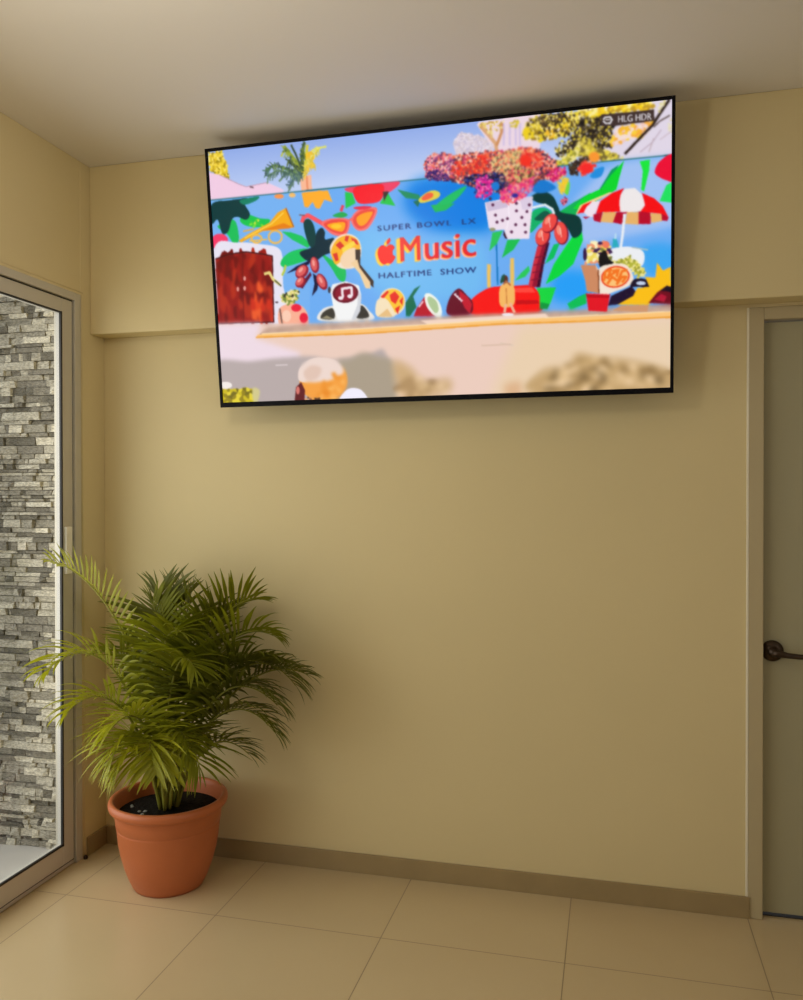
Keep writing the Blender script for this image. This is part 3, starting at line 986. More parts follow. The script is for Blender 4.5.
    ('line',(240,200,60),1.5,[(240.6,51.5),(230.8,52.9)]),
    ('line',(220,190,70),1.8,[(242.9,48.9),(243.9,63.7)]),
    ('line',(240,200,60),1.7,[(242.9,48.9),(238.1,44.6)]),
    ('line',(240,200,60),2,[(246.7,44.4),(248.2,59.7)]),
    ('line',(220,190,70),1.7,[(246.7,44.4),(239.2,46.5)]),
    ('line',(240,200,60),1.9,[(247,44.7),(242,54)]),
    ('line',(220,190,70),1.5,[(247,44.7),(238.9,36.4)]),
    ('line',(240,200,60),2.7,[(247.9,45.7),(245.1,56)]),
    ('line',(240,200,60),2.2,[(247.9,45.7),(240,47.9)]),
    ('line',(220,190,70),2.2,[(248.8,46.9),(241.5,56.2)]),
    ('line',(240,200,60),2.3,[(248.8,46.9),(238.3,47.1)]),
    ('line',(220,190,70),2.7,[(249.9,48.3),(249,58.4)]),
    ('line',(220,190,70),1.8,[(249.9,48.3),(244.2,42)]),
    ('line',(240,200,60),1.8,[(250.6,49.1),(244.7,60.2)]),
    ('line',(220,190,70),1.4,[(250.6,49.1),(241.8,44.9)]),
    ('line',(240,200,60),2.7,[(251.7,50.5),(243.9,56.7)]),
    ('line',(240,200,60),2.4,[(251.7,50.5),(244.4,49.1)]),
    ('line',(220,190,70),2.2,[(252.3,51.3),(252.5,58.4)]),
    ('line',(240,200,60),2.2,[(252.3,51.3),(246.5,47.8)]),
    ('line',(220,190,70),2.9,[(253.6,52.9),(248.2,60)]),
    ('line',(220,190,70),2.1,[(253.6,52.9),(247.1,44.3)]),
    ('line',(220,190,70),2,[(254.2,53.7),(253.2,64.5)]),
    ('line',(240,200,60),1.4,[(254.2,53.7),(250.5,55)]),
    ('poly',(236,214,226),[(616.9,1.4),(742.6,-1.2),(741.6,76.3),(667,69),(642.3,54.6),(612.1,6.8)],0,0),
    ('poly',(224,214,230),[(822.6,-2.2),(1001.6,0),(1002.3,107.2),(821.9,111.4)],0,0),
    ('speck',[(222,208,222),(200,188,210),(230,220,232),(215,200,205)],3.2,[(560.7,34.3),(577.1,18),(617.8,28.2),(645.6,48.9),(645.1,69.8),(566.4,62)],1,1),
    ('line',(200,185,225),3.2,[(668.1,9.8),(667.3,54.1)]),
    ('line',(200,185,225),3.2,[(680.4,11.1),(679.6,55.4)]),
    ('line',(200,185,225),3.2,[(692.7,12.4),(692,56.6)]),
    ('line',(200,185,225),3.2,[(701.3,13.3),(700.6,57.5)]),
    ('line',(218,165,120),7.1,[(653,67.6),(650.3,47.9),(636.6,30.2),(618.3,8.9)]),
    ('line',(205,140,90),5.8,[(652.4,52.6),(663.1,27),(663.5,6.4)]),
    ('line',(225,190,120),4.5,[(642.7,36.8),(640.2,6.8)]),
    ('speck',[(230,200,110),(240,220,160),(200,160,80)],3.9,[(615.3,4.2),(668.2,3.9),(661.6,23.9),(639.7,30.5),(618.1,16.4)],1,0.5),
    ('speck',[(230,205,60),(200,175,50)],3.9,[(680.5,6.7),(698.9,7.2),(695.6,20.1),(683.4,18.8)],1,0.8),
    ('speck',[(236,206,34),(150,118,30),(75,58,38),(250,230,120),(240,214,60),(244,232,222),(215,185,40)],5.4,[(706.3,31.4),(721.9,6.2),(744.7,1.3),(772.3,1.9),(802.2,1.6),(862,1),(861.9,23.6),(816.9,29.6),(796.8,50.5),(749.1,51.7),(721.3,50.1),(706.1,42.4)],1,1),
    ('speck',[(70,55,40),(110,88,50),(140,110,60),(40,30,22)],4.3,[(737.1,7.8),(757.3,1.5),(792.3,4.1),(787.1,20.4),(762,27.5),(744.4,28)],1,0.8),
    ('poly',(238,206,30),[(729.1,35),(728.8,37.7),(727.9,40.2),(726.5,42.3),(724.7,44.1),(722.5,45.3),(720.1,46),(717.5,46),(715,45.5),(712.6,44.3),(710.4,42.6),(708.6,40.5),(707.3,38),(706.5,35.4),(706.2,32.6),(706.6,29.9),(707.5,27.4),(708.9,25.2),(710.7,23.5),(712.9,22.3),(715.3,21.6),(717.9,21.6),(720.4,22.2),(722.8,23.3),(724.9,25),(726.7,27.1),(728.1,29.6),(728.9,32.2)],0,0),
    ('poly',(240,200,40),[(808.2,27.5),(808,30.2),(807.2,32.7),(806,34.8),(804.4,36.6),(802.5,37.8),(800.4,38.5),(798.2,38.6),(796,38),(793.9,36.9),(792,35.3),(790.4,33.2),(789.3,30.8),(788.6,28.1),(788.3,25.4),(788.6,22.7),(789.4,20.3),(790.6,18.1),(792.2,16.4),(794.1,15.1),(796.2,14.5),(798.4,14.4),(800.6,14.9),(802.7,16.1),(804.6,17.7),(806.1,19.8),(807.3,22.2),(808,24.8)],0,0),
    ('poly',(244,190,50),[(771.9,40.7),(771.7,42.8),(770.9,44.8),(769.7,46.5),(768.1,47.9),(766.2,48.8),(764,49.3),(761.8,49.4),(759.5,48.9),(757.4,47.9),(755.5,46.6),(754,44.9),(752.8,42.9),(752.1,40.8),(751.8,38.6),(752.1,36.4),(752.9,34.5),(754.1,32.7),(755.7,31.4),(757.6,30.4),(759.8,29.9),(762,29.9),(764.2,30.4),(766.4,31.3),(768.2,32.7),(769.8,34.4),(771,36.3),(771.7,38.5)],0,0),
    ('speck',[(32,24,20),(22,16,14),(60,48,40),(190,182,178),(48,38,26),(120,110,60),(30,24,18)],4,[(774,82.3),(796.7,62.7),(811.9,32.7),(831.7,24),(861.9,18.9),(885.5,26.2),(885.4,78.9),(861.7,81.3),(846.3,65.3),(821.6,67.6),(801.6,77.7),(781.4,92.8)],1,1),
    ('speck',[(30,22,18),(20,15,14),(60,50,42),(200,192,186),(44,34,26),(36,28,20)],4.3,[(822.5,15.8),(864.2,10.7),(895.8,16.5),(895.8,39.2),(881.2,47.2),(872.6,81.2),(851.7,79.1),(834.6,59.2),(822.2,55.5)],1,1),
    ('speck',[(236,210,60),(60,48,32),(214,190,60),(120,100,44),(245,228,150),(34,26,22)],3,[(711.6,14.8),(744.7,3.8),(792.3,1.7),(862,4.5),(885.5,16.7),(885.4,78.9),(851.1,75.4),(811.6,76.3),(778.9,92.6),(769.1,72.1),(791.9,47.6),(744.1,47.5),(718.8,44.9)],1.3,0.5),
    ('speck',[(214,204,60),(190,180,70),(236,224,140),(150,145,50),(230,214,90)],4.8,[(781.4,92.8),(801.6,77.7),(821.6,67.6),(836.4,66.7),(841.3,76.9),(816.4,91.4),(796.4,104.1),(766.2,106.1),(761.2,95.8)],1,1),
    ('speck',[(226,205,60),(190,170,60),(240,220,110),(120,105,50)],4.8,[(822.2,54.3),(837,59.5),(851.7,77.9),(883.5,85.9),(905.4,102.5),(900.5,114),(881,121.8),(866.4,101.1),(822,91.9)],1,1),
    ('speck',[(244,206,24),(250,224,70),(235,190,40),(250,236,150),(190,150,40)],5.9,[(832.5,2.4),(903,-0.5),(962.8,-0.8),(965.2,15.9),(903,15),(837.3,17.4)],1,1),
    ('speck',[(246,186,44),(250,205,60),(240,200,190),(246,170,60),(244,220,210)],5.9,[(893.3,43.7),(919.9,39.4),(967.6,35),(954.7,59.6),(939.1,67.5),(903,71),(883.5,83.5),(881.1,64)],1,1),
    ('line',(40,26,20),5.4,[(909.8,94.5),(924.7,80.4),(943.9,62.1),(962.9,45.1),(977.1,24.2),(994.6,0.4)]),
    ('line',(70,52,45),2.4,[(995.9,29.8),(977.1,38.4),(965.3,48.9)]),
    ('line',(190,170,175),2.1,[(965.4,70.2),(956,95.5)]),
    ('line',(185,165,180),1.9,[(979.6,55.1),(963.1,77.1),(939.2,93.8)]),
    ('line',(200,180,190),1.9,[(999.7,59.6),(977.3,73.8)]),
    ('speck',[(225,212,140),(205,190,120),(235,225,190)],3.8,[(972.2,4.9),(988.7,-0.3),(981.8,22.4),(970,25.8)],1,0.6),
    ('speck',[(232,224,190),(222,210,170)],4.3,[(991.3,39.9),(1000.7,36.2),(1000.9,66.8),(989.1,67.9)],1,0.6),
    ('poly',(62,46,44),[(863.7,14.2),(893.9,15.1),(965.7,15.9),(966.2,36.7),(893.3,38.4),(863.7,35.8)],0,0),
    ('line',(215,212,215),3.5,[(867.9,24.3),(871.5,20.3),(881.2,20.4),(884.9,26.1),(881.2,32.4),(872.7,31.9),(867.8,26.6)]),
    ('line',(215,212,215),2.4,[(871.5,24.6),(881.2,25.7)]),
    ('poly',(108,172,242),[(-14.9,105.2),(238.7,104.8),(509.4,104.3),(908.6,105.1),(1016,104.7),(1018.3,395.4),(819.9,396.4),(620.9,393),(353.1,394.3),(247.8,393),(-47.3,384.2)],0,0),
    ('poly',(118,178,242),[(-14.9,105.6),(238.7,105.2),(224,391.8),(-34.5,382.6)],0,0),
    ('poly',(0,126,226),[(467.6,113.7),(520.2,103.1),(606.6,105.1),(666.1,116.7),(665,176.8),(632.6,219.8),(549.2,219.4),(484.6,195.7),(452.9,155.7)],1,14),
    ('poly',(112,186,242),[(348.3,183.3),(461.1,226.8),(610.6,238.2),(622.4,322.5),(588.5,357.9),(423.3,347.9),(337.4,278.2)],1,14),
    ('poly',(160,192,242),[(866.3,120.4),(903,107),(1000,106.9),(1000.9,243.7),(820.8,266.8),(806.4,178.7)],0,8),
    ('poly',(36,158,246),[(766.7,323.6),(809.6,314.3),(840.7,328.5),(840.4,377.8),(766.1,373.4)],1,10),
    ('poly',(60,165,240),[(945.4,276.3),(998.3,277.5),(998.6,327),(956.5,335.2),(940,300.8)],1,8),
    ('line',(40,110,120),2.6,[(-14.9,105.2),(238.7,104.8),(509.4,104.3),(908.6,105.1),(1016,104.7)]),
    ('poly',(20,196,80),[(81,141.6),(116.6,154.3),(141.5,159.6),(126.3,173),(90.2,170.1),(69.1,157)],1,0),
    ('poly',(24,190,90),[(13.3,163.1),(54.6,153.2),(63.6,196),(49.6,202.9),(34.4,181.2)],1,0),
    ('poly',(4,58,60),[(2.6,113.7),(46.5,109.3),(97.6,108.9),(82.4,118.9),(93.7,142.7),(83.8,154.9),(62.4,146.6),(49.2,152.1),(38.3,177.5),(23.4,179.7),(14.3,149.2),(-0.3,156.3)],1,0),
    ('poly',(20,130,100),[(72,111.5),(115.8,107.2),(111.7,115),(82.2,122.2)],1,0),
    ('speck',[(120,220,60),(210,225,70),(60,205,60)],4.5,[(90.9,158.7),(116.5,155.9),(122.8,171.1),(90.1,171.8)],1,0.7),
    ('poly',(246,58,104),[(1.4,184.6),(23.3,181),(36.5,193),(27,207.8),(-0.3,210.4)],1,0),
    ('poly',(232,228,242),[(1,212.5),(58.8,202.9),(113.2,210.3),(159.4,223.5),(166.6,260),(164.4,299.3),(160.7,392),(-10.7,383)],1,0),
    ('poly',(156,26,20),[(2.4,235.3),(38.8,226.6),(79.4,224.9),(119.1,232.4),(142.3,238.6),(137.5,384.1),(0.4,380.2)],0,0),
    ('speck',[(160,28,18),(134,18,14),(180,44,22),(150,22,18),(112,14,12)],8.4,[(2.4,235.3),(38.8,226.6),(79.4,224.9),(119.1,232.4),(142.3,238.6),(137.5,384.1),(0.4,380.2)],3,1),
    ('speck',[(226,66,28),(206,46,22),(236,90,40)],7.1,[(76.7,327.1),(107.8,299),(134.4,343.9),(135.9,380.7),(88.3,378.1)],3,0.6),
    ('soften',2.9,[(4.6,237.1),(79.3,226.9),(140.4,240.1),(135,382.3),(2.4,378.6)]),
    ('line',(70,10,14),2.9,[(2.4,235.3),(38.8,226.6),(79.4,224.9),(119.1,232.4),(142.3,238.6),(137.5,384.1),(0.4,380.2)]),
    ('line',(110,12,14),1.6,[(70.1,226.9),(64.1,380.2)]),
    ('poly',(225,150,140),[(75.4,283.6),(75.2,284.8),(74.9,285.9),(74.4,286.9),(73.9,287.7),(73.2,288.3),(72.5,288.6),(71.7,288.7),(71,288.5),(70.3,288.1),(69.7,287.4),(69.3,286.5),(68.9,285.5),(68.8,284.4),(68.8,283.2),(68.9,282),(69.2,280.9),(69.7,279.9),(70.3,279.1),(70.9,278.5),(71.7,278.2),(72.4,278.1),(73.1,278.3),(73.8,278.7),(74.4,279.4),(74.8,280.3),(75.2,281.3),(75.4,282.4)],0,0),
    ('poly',(225,150,140),[(57.3,305.8),(57.2,307),(56.8,308.1),(56.4,309.1),(55.8,309.9),(55.1,310.5),(54.4,310.9),(53.7,310.9),(52.9,310.8),(52.2,310.3),(51.7,309.7),(51.2,308.8),(50.9,307.7),(50.7,306.6),(50.7,305.4),(50.8,304.2),(51.2,303.1),(51.6,302.1),(52.2,301.3),(52.9,300.7),(53.6,300.4),(54.3,300.3),(55.1,300.5),(55.8,300.9),(56.3,301.6),(56.8,302.4),(57.1,303.5),(57.3,304.6)],0,0),
    ('poly',(225,150,140),[(74,305.2),(73.8,306.4),(73.5,307.5),(73.1,308.5),(72.5,309.3),(71.8,309.9),(71.1,310.2),(70.4,310.3),(69.6,310.1),(69,309.7),(68.4,309),(67.9,308.1),(67.6,307.1),(67.4,306),(67.4,304.8),(67.5,303.6),(67.9,302.5),(68.3,301.5),(68.9,300.7),(69.6,300.1),(70.3,299.8),(71,299.7),(71.8,299.8),(72.4,300.3),(73,301),(73.5,301.8),(73.8,302.9),(74,304)],0,0),
    ('poly',(246,172,24),[(61.9,199.8),(89.2,185.5),(141.2,165.1),(160.2,145.6),(180.3,137.6),(196.8,180.3),(186.7,181.7),(122.1,183.1),(69.8,203.1)],0,0),
    ('poly',(232,128,20),[(114.9,181.6),(173.2,169.3),(194,179.1),(186.7,181.7)],0,0),
    ('line',(196,110,24),3.5,[(180.3,137.6),(196.8,180.3)]),
    ('line',(255,215,90),2.6,[(77.7,194.4),(144.5,168.6),(174.4,146.8)]),
    ('line',(240,186,84),4.5,[(167.6,198.7),(166.5,203.1),(163.8,206.8),(159.8,209.6),(155,211),(149.8,211),(144.8,209.5),(140.6,206.7),(137.6,202.9),(136.2,198.6),(136.4,194.1),(138.4,190),(141.8,186.7),(146.3,184.6),(151.3,183.9),(156.5,184.6),(161.1,186.8),(164.7,190.1),(167,194.2),(167.6,198.7)]),
    ('line',(240,186,84),4.5,[(118.9,199.2),(118.1,201.9),(116,204.2),(112.9,205.9),(109.2,206.8),(105.1,206.7),(101.2,205.7),(97.9,203.9),(95.5,201.5),(94.4,198.8),(94.6,196),(96,193.4),(98.7,191.4),(102.2,190.2),(106.1,189.8),(110.1,190.3),(113.8,191.7),(116.6,193.8),(118.4,196.4),(118.9,199.2)]),
    ('line',(236,170,60),3.2,[(75,179.5),(100.7,176.6)]),
    ('line',(236,190,90),3.2,[(88.2,201.8),(131.8,201.9)]),
    ('poly',(255,172,44),[(219,108.3),(262,107.3),(281.6,110.7),(260.1,145.3),(252.1,144.6),(244.1,129.6),(233.1,140.8),(224.4,139.1)],0,0),
    ('poly',(255,174,44),[(235.1,108.1),(280.3,108.4),(290.1,134.5),(265.6,125.4),(250.1,143.2),(241.3,124)],0,0),
    ('poly',(250,150,80),[(177.1,112.3),(176.7,113.4),(175.8,114.4),(174.4,115.2),(172.6,115.9),(170.4,116.3),(168,116.5),(165.5,116.4),(162.9,116),(160.6,115.5),(158.4,114.7),(156.7,113.7),(155.4,112.6),(154.6,111.4),(154.4,110.3),(154.7,109.2),(155.6,108.2),(157,107.3),(158.9,106.7),(161.1,106.2),(163.5,106.1),(166,106.2),(168.5,106.5),(170.9,107.1),(173,107.9),(174.8,108.9),(176.1,110),(176.8,111.1)],0,0),
    ('poly',(245,190,110),[(204.7,112.1),(204.4,113.2),(203.8,114.3),(202.8,115.2),(201.6,115.9),(200.1,116.3),(198.4,116.6),(196.7,116.5),(195,116.3),(193.3,115.7),(191.9,115),(190.7,114.1),(189.9,113),(189.3,111.9),(189.2,110.8),(189.5,109.7),(190.1,108.6),(191.1,107.7),(192.3,107),(193.8,106.6),(195.5,106.3),(197.2,106.4),(198.9,106.6),(200.6,107.2),(202,107.9),(203.2,108.8),(204,109.9),(204.6,111)],0,0),
    ('poly',(240,62,100),[(320.2,108.1),(382.7,105),(441.5,104.8),(429,120.1),(405.4,125.7),(341.5,120.1)],1,0),
    ('poly',(248,18,38),[(338.4,113.5),(352.3,105.4),(402.8,106.8),(405.3,128.9),(393,142.8),(354.1,143.2),(341.1,129.5)],1,0),
    ('poly',(24,198,76),[(319.5,115.6),(335.4,118.9),(342.6,141),(319.6,150.4)],0,0),
    ('poly',(24,196,70),[(413.9,122.8),(431.7,154.2),(397.2,146.3)],0,0),
    ('poly',(60,40,40),[(404.9,122.6),(418.9,123.2),(406.4,143)],0,0),
    ('poly',(20,140,92),[(437.3,120.8),(484.6,135.8),(488.2,146.9),(454.8,140)],0,0),
    ('poly',(16,110,84),[(471,148.6),(488.2,145.4),(481.2,160.9)],0,0),
    ('poly',(226,206,70),[(483.6,145),(501.1,132.7),(517.5,129.5),(530.2,136.8),(523.4,146.9),(490.6,153.3)],1,0),
    ('poly',(244,98,60),[(489.6,143.4),(503,133.8),(514.6,135.7),(512.4,143.8),(496,148.6)],1,0),
    ('poly',(24,190,100),[(515,165.6),(548.1,142.4),(587,127.5),(564,152.9),(527.9,171)],1,0),
    ('poly',(24,186,90),[(509.4,159.2),(561.2,160.5),(541.5,172.7),(518.7,174.8)],0,0),
    ('line',(252,84,92),9,[(216.8,171.6),(220.9,160.7),(231.6,157.4),(260.5,175.1),(277.4,186.1)]),
    ('line',(120,90,100),2.6,[(210.6,155),(224.6,156.8)]),
    ('poly',(252,110,108),[(262.2,175.3),(288.6,168.5),(324.6,173.3),(325.4,193.1),(312.7,208),(288.7,203.6),(271.9,190.5)],1,0),
    ('poly',(238,72,60),[(268,178.3),(290.2,171.8),(320,176.1),(320.6,192.7),(310.5,203.4),(290.7,198.6),(275.5,189.1)],1,0),
    ('poly',(255,166,22),[(275.9,181.2),(295.1,177.9),(315.7,179.6),(315.2,191.6),(308,198.1),(292.6,194.3),(280.8,188)],1,0),
    ('poly',(255,200,40),[(308.5,187),(308.1,188.1),(307.2,189.1),(305.7,189.9),(303.8,190.6),(301.5,191),(298.9,191.2),(296.2,191.1),(293.5,190.8),(291,190.2),(288.7,189.4),(286.9,188.4),(285.5,187.3),(284.6,186.2),(284.4,185),(284.7,183.9),(285.7,182.9),(287.2,182.1),(289.1,181.4),(291.4,181),(294,180.8),(296.7,180.9),(299.4,181.3),(301.9,181.8),(304.1,182.6),(306,183.6),(307.4,184.7),(308.2,185.8)],0,0),
    ('poly',(252,110,108),[(331.5,171.4),(351,154.6),(386.7,153.3),(388.4,168.2),(369.7,195),(349.1,200),(335.2,189.1)],1,0),
    ('poly',(238,72,60),[(336,171.7),(353.6,158.6),(383.1,157.3),(382.3,169.2),(366.5,190.6),(350.6,195.7),(338.7,187.2)],1,0),
    ('poly',(255,160,22),[(343.5,172.3),(357.4,164),(379.2,162),(376.1,171.9),(363.3,186.6),(351.6,189.4),(345.7,184.5)],1,0),
    ('line',(250,100,100),4.5,[(322.7,177),(336.7,171.1)]),
    ('line',(235,60,80),6.5,[(308.2,155.2),(313.9,143)]),
    ('poly',(30,170,80),[(288.9,163.1),(309.9,156.9),(323.3,164.3),(309.3,168.9)],1,0),
    ('poly',(232,36,70),[(337.6,149.7),(358.1,148.3),(378.3,151.6),(364.6,155.8),(344.2,154.1)],1,0),
    ('poly',(24,196,92),[(168,187.1),(189.2,190.4),(215.3,200.5),(235.4,219.8),(228,227.3),(191.9,206.8)],0,0),
    ('poly',(22,196,96),[(163.8,248.8),(186.9,232.5),(226.2,228.8),(229.3,250.1),(199.7,259.4),(165.5,263.6)],1,0),
    ('poly',(20,190,90),[(258.9,242.5),(277.6,253.6),(301.2,271.3),(313.9,281.9),(310.1,304.3),(296.4,300.1),(280.2,273.1)],1,0),
    ('poly',(4,62,62),[(220.1,176.7),(229.5,164.6),(241.3,173.6),(247.2,196.5),(248,228.8),(230.8,221.1)],1,0),
    ('poly',(2,42,56),[(244.1,222.1),(249.6,196.7),(261.7,186.4),(269.2,196.6),(269.2,211.7),(290.1,211.1),(278.7,231.1),(285.3,239.6),(264,246.1),(242.3,257.5),(221.4,252.8),(208.1,235.6),(233.3,227.7)],1,0),
    ('poly',(16,22,60),[(174.3,279),(199.4,264.3),(235.6,252.2),(227.9,263),(195.4,273.9)],0,0),
    ('poly',(20,20,56),[(232.2,331.9),(239.2,306.2),(236.8,283.2),(252.8,294),(244.9,319.6)],0,0),
    ('poly',(90,16,50),[(200.6,310.3),(230.6,279.5),(233.8,286.2),(211.1,314.2)],0,0),
    ('poly',(150,28,48),[(221.1,286.2),(218.1,288.7),(214.7,290.6),(211.1,291.9),(207.6,292.5),(204.2,292.3),(201.2,291.4),(198.6,289.7),(196.8,287.5),(195.6,284.8),(195.2,281.7),(195.6,278.4),(196.8,275),(198.8,271.8),(201.3,268.9),(204.3,266.4),(207.7,264.5),(211.3,263.2),(214.8,262.7),(218.2,262.9),(221.2,263.8),(223.7,265.4),(225.6,267.6),(226.8,270.4),(227.1,273.4),(226.7,276.7),(225.5,280.1),(223.6,283.3)],0,0),
    ('poly',(222,92,92),[(216.6,282),(214.2,284),(211.6,285.6),(208.8,286.7),(206.1,287.3),(203.6,287.3),(201.3,286.7),(199.5,285.5),(198.1,283.9),(197.4,281.9),(197.2,279.5),(197.7,277),(198.7,274.4),(200.3,271.9),(202.4,269.6),(204.8,267.6),(207.5,266),(210.2,264.9),(212.9,264.3),(215.5,264.3),(217.7,264.9),(219.5,266.1),(220.9,267.7),(221.6,269.7),(221.8,272.1),(221.3,274.6),(220.3,277.2),(218.7,279.7)],0,0),
    ('poly',(246,160,150),[(211.4,275.9),(210.2,276.9),(208.9,277.7),(207.6,278.4),(206.4,278.8),(205.3,278.9),(204.3,278.7),(203.6,278.3),(203.1,277.7),(202.9,276.8),(202.9,275.7),(203.3,274.6),(203.9,273.4),(204.8,272.2),(205.8,271),(207,270),(208.3,269.2),(209.5,268.5),(210.8,268.1),(211.9,268),(212.8,268.2),(213.6,268.6),(214.1,269.2),(214.3,270.1),(214.2,271.2),(213.9,272.3),(213.3,273.5),(212.4,274.7)],0,0),
    ('poly',(150,28,48),[(252.5,264),(252.6,268.1),(252.2,272),(251.3,275.5),(250,278.5),(248.2,280.7),(246.1,282.2),(243.8,282.8),(241.4,282.5),(239.1,281.3),(236.9,279.3),(234.9,276.5),(233.3,273.1),(232.1,269.3),(231.5,265.3),(231.3,261.2),(231.7,257.4),(232.6,253.8),(234,250.9),(235.8,248.6),(237.9,247.1),(240.1,246.5),(242.5,246.9),(244.9,248.1),(247.1,250.1),(249,252.9),(250.6,256.2),(251.8,260)],0,0),
    ('poly',(222,92,92),[(247.9,262.5),(248,265.7),(247.8,268.8),(247.1,271.6),(246.2,274),(244.9,275.8),(243.4,277),(241.8,277.4),(240,277.2),(238.3,276.2),(236.7,274.6),(235.3,272.3),(234.1,269.6),(233.2,266.6),(232.7,263.4),(232.6,260.1),(232.8,257),(233.5,254.2),(234.4,251.9),(235.7,250),(237.2,248.9),(238.8,248.4),(240.6,248.7),(242.3,249.7),(243.9,251.3),(245.3,253.5),(246.5,256.2),(247.3,259.3)],0,0),
    ('poly',(246,160,150),[(242.3,260.4),(242.4,262),(242.3,263.6),(242.1,265),(241.8,266.1),(241.3,267),(240.7,267.6),(240.1,267.8),(239.4,267.7),(238.7,267.2),(238.1,266.4),(237.5,265.2),(237,263.9),(236.7,262.4),(236.4,260.8),(236.3,259.1),(236.4,257.6),(236.6,256.2),(237,255),(237.4,254.1),(238,253.6),(238.6,253.3),(239.3,253.5),(240,254),(240.6,254.8),(241.2,255.9),(241.7,257.3),(242.1,258.8)],0,0),
    ('poly',(150,28,48),[(267.4,298.7),(268.9,302.7),(269.7,306.7),(270,310.5),(269.6,313.9),(268.5,316.7),(266.9,318.8),(264.8,320.1),(262.3,320.5),(259.5,320),(256.6,318.6),(253.7,316.4),(251,313.5),(248.6,310),(246.6,306.2),(245.1,302.2),(244.3,298.1),(244,294.4),(244.5,291),(245.5,288.2),(247.1,286.1),(249.3,284.8),(251.8,284.4),(254.5,284.9),(257.4,286.3),(260.3,288.5),(263,291.4),(265.4,294.9)],0,0),
    ('poly',(222,92,92),[(262.8,298),(264,301.2),(264.8,304.4),(265.1,307.4),(264.9,310),(264.2,312.2),(263.1,313.8),(261.5,314.8),(259.7,315.1),(257.7,314.6),(255.5,313.4),(253.4,311.6),(251.3,309.2),(249.4,306.5),(247.8,303.4),(246.6,300.2),(245.9,297),(245.6,294),(245.8,291.3),(246.5,289.1),(247.6,287.5),(249.1,286.6),(250.9,286.4),(253,286.8),(255.1,288),(257.3,289.8),(259.4,292.2),(261.2,294.9)],0,0),
    ('poly',(246,160,150),[(257.3,297.3),(257.9,298.9),(258.4,300.5),(258.6,301.9),(258.6,303.2),(258.5,304.3),(258.1,305),(257.5,305.4),(256.8,305.5),(255.9,305.2),(255,304.5),(254.1,303.6),(253.1,302.4),(252.2,300.9),(251.5,299.4),(250.9,297.8),(250.4,296.2),(250.2,294.8),(250.2,293.5),(250.3,292.5),(250.7,291.7),(251.3,291.3),(252,291.2),(252.9,291.5),(253.8,292.2),(254.7,293.1),(255.7,294.4),(256.5,295.8)],0,0),
    ('poly',(150,28,48),[(214.3,307),(211.9,308.9),(209.3,310.4),(206.6,311.4),(203.8,311.8),(201.1,311.6),(198.8,310.9),(196.8,309.6),(195.3,307.8),(194.3,305.7),(194,303.3),(194.3,300.7),(195.2,298.1),(196.7,295.6),(198.6,293.3),(201,291.4),(203.6,289.9),(206.4,288.9),(209.1,288.5),(211.8,288.7),(214.1,289.5),(216.1,290.7),(217.6,292.5),(218.5,294.6),(218.9,297),(218.6,299.6),(217.7,302.2),(216.2,304.7)],0,0),
    ('poly',(222,92,92),[(210.4,303.3),(208.5,304.9),(206.5,306.1),(204.3,306.9),(202.2,307.4),(200.2,307.3),(198.5,306.8),(197,305.9),(195.9,304.7),(195.3,303.1),(195.2,301.2),(195.5,299.2),(196.3,297.2),(197.5,295.3),(199.1,293.5),(201,291.9),(203,290.7),(205.2,289.9),(207.3,289.4),(209.3,289.5),(211,290),(212.5,290.9),(213.5,292.2),(214.2,293.7),(214.3,295.6),(214,297.5),(213.2,299.6),(212,301.5)],0,0),
    ('poly',(246,160,150),[(206,298),(205.1,298.7),(204.1,299.4),(203.1,299.9),(202.2,300.2),(201.3,300.3),(200.5,300.1),(199.9,299.8),(199.6,299.3),(199.4,298.6),(199.4,297.8),(199.7,296.9),(200.2,295.9),(200.8,295),(201.6,294.1),(202.5,293.3),(203.5,292.7),(204.5,292.2),(205.5,291.9),(206.4,291.8),(207.1,291.9),(207.7,292.3),(208.1,292.8),(208.3,293.5),(208.2,294.3),(207.9,295.2),(207.5,296.1),(206.8,297.1)],0,0),
    ('poly',(245,225,205),[(278.5,234.3),(293.5,211.3),(321.5,203.9),(345,216.9),(351.4,242.8),(342.6,271),(321.6,279.2),(294.2,270.9)],1,0),
    ('poly',(250,180,36),[(282.7,234.6),(296.9,213.8),(321.3,207.4),(343.2,218.3),(347.4,239.4),(320,237.3),(305.2,258.7),(290.9,267.4),(283,250.7)],1,0),
    ('poly',(220,50,40),[(292.9,225.7),(303.6,218.5),(313.4,230.4),(302.8,236.1)],0,0),
    ('poly',(220,50,40),[(328,212.4),(341.5,218.2),(346.1,229.7),(334.3,225.6)],0,0),
    ('poly',(220,50,40),[(285,244.4),(295.6,242),(298.3,258.3),(291.2,261)],0,0),
    ('poly',(220,50,40),[(316.1,208.3),(324.7,208.9),(320.7,221.4),(314,217.7)],0,0),
    ('poly',(250,215,70),[(306.4,233.1),(334.6,219.3),(339.4,227.6),(309.2,246.2)],0,0),
    ('poly',(244,212,176),[(301.8,258.5),(312.9,241.6),(337.3,235.4),(344.9,258.3),(332.2,273.5),(311.4,275.3)],1,0),
    ('poly',(58,40,34),[(337.2,238.6),(349.5,239.5),(347.4,271.3),(376.7,308.6),(375.4,323),(361.7,307.6),(337.5,270.6)],0,0),
    ('poly',(242,206,156),[(325.6,266.6),(341.4,259.7),(345.8,277.6),(368.5,309.7),(368.6,324.1),(357.6,322.8),(345.2,290.4)],0,0),
    ('poly',(236,232,226),[(244.8,385.3),(252.9,364.4),(279.7,356.1),(342.5,354.9),(364.2,372.3),(372,390.6),(306.1,392.6)],1,0),
    ('poly',(62,58,50),[(251,382.4),(258,368),(279.5,361.6),(281.9,384.1)],1,0),
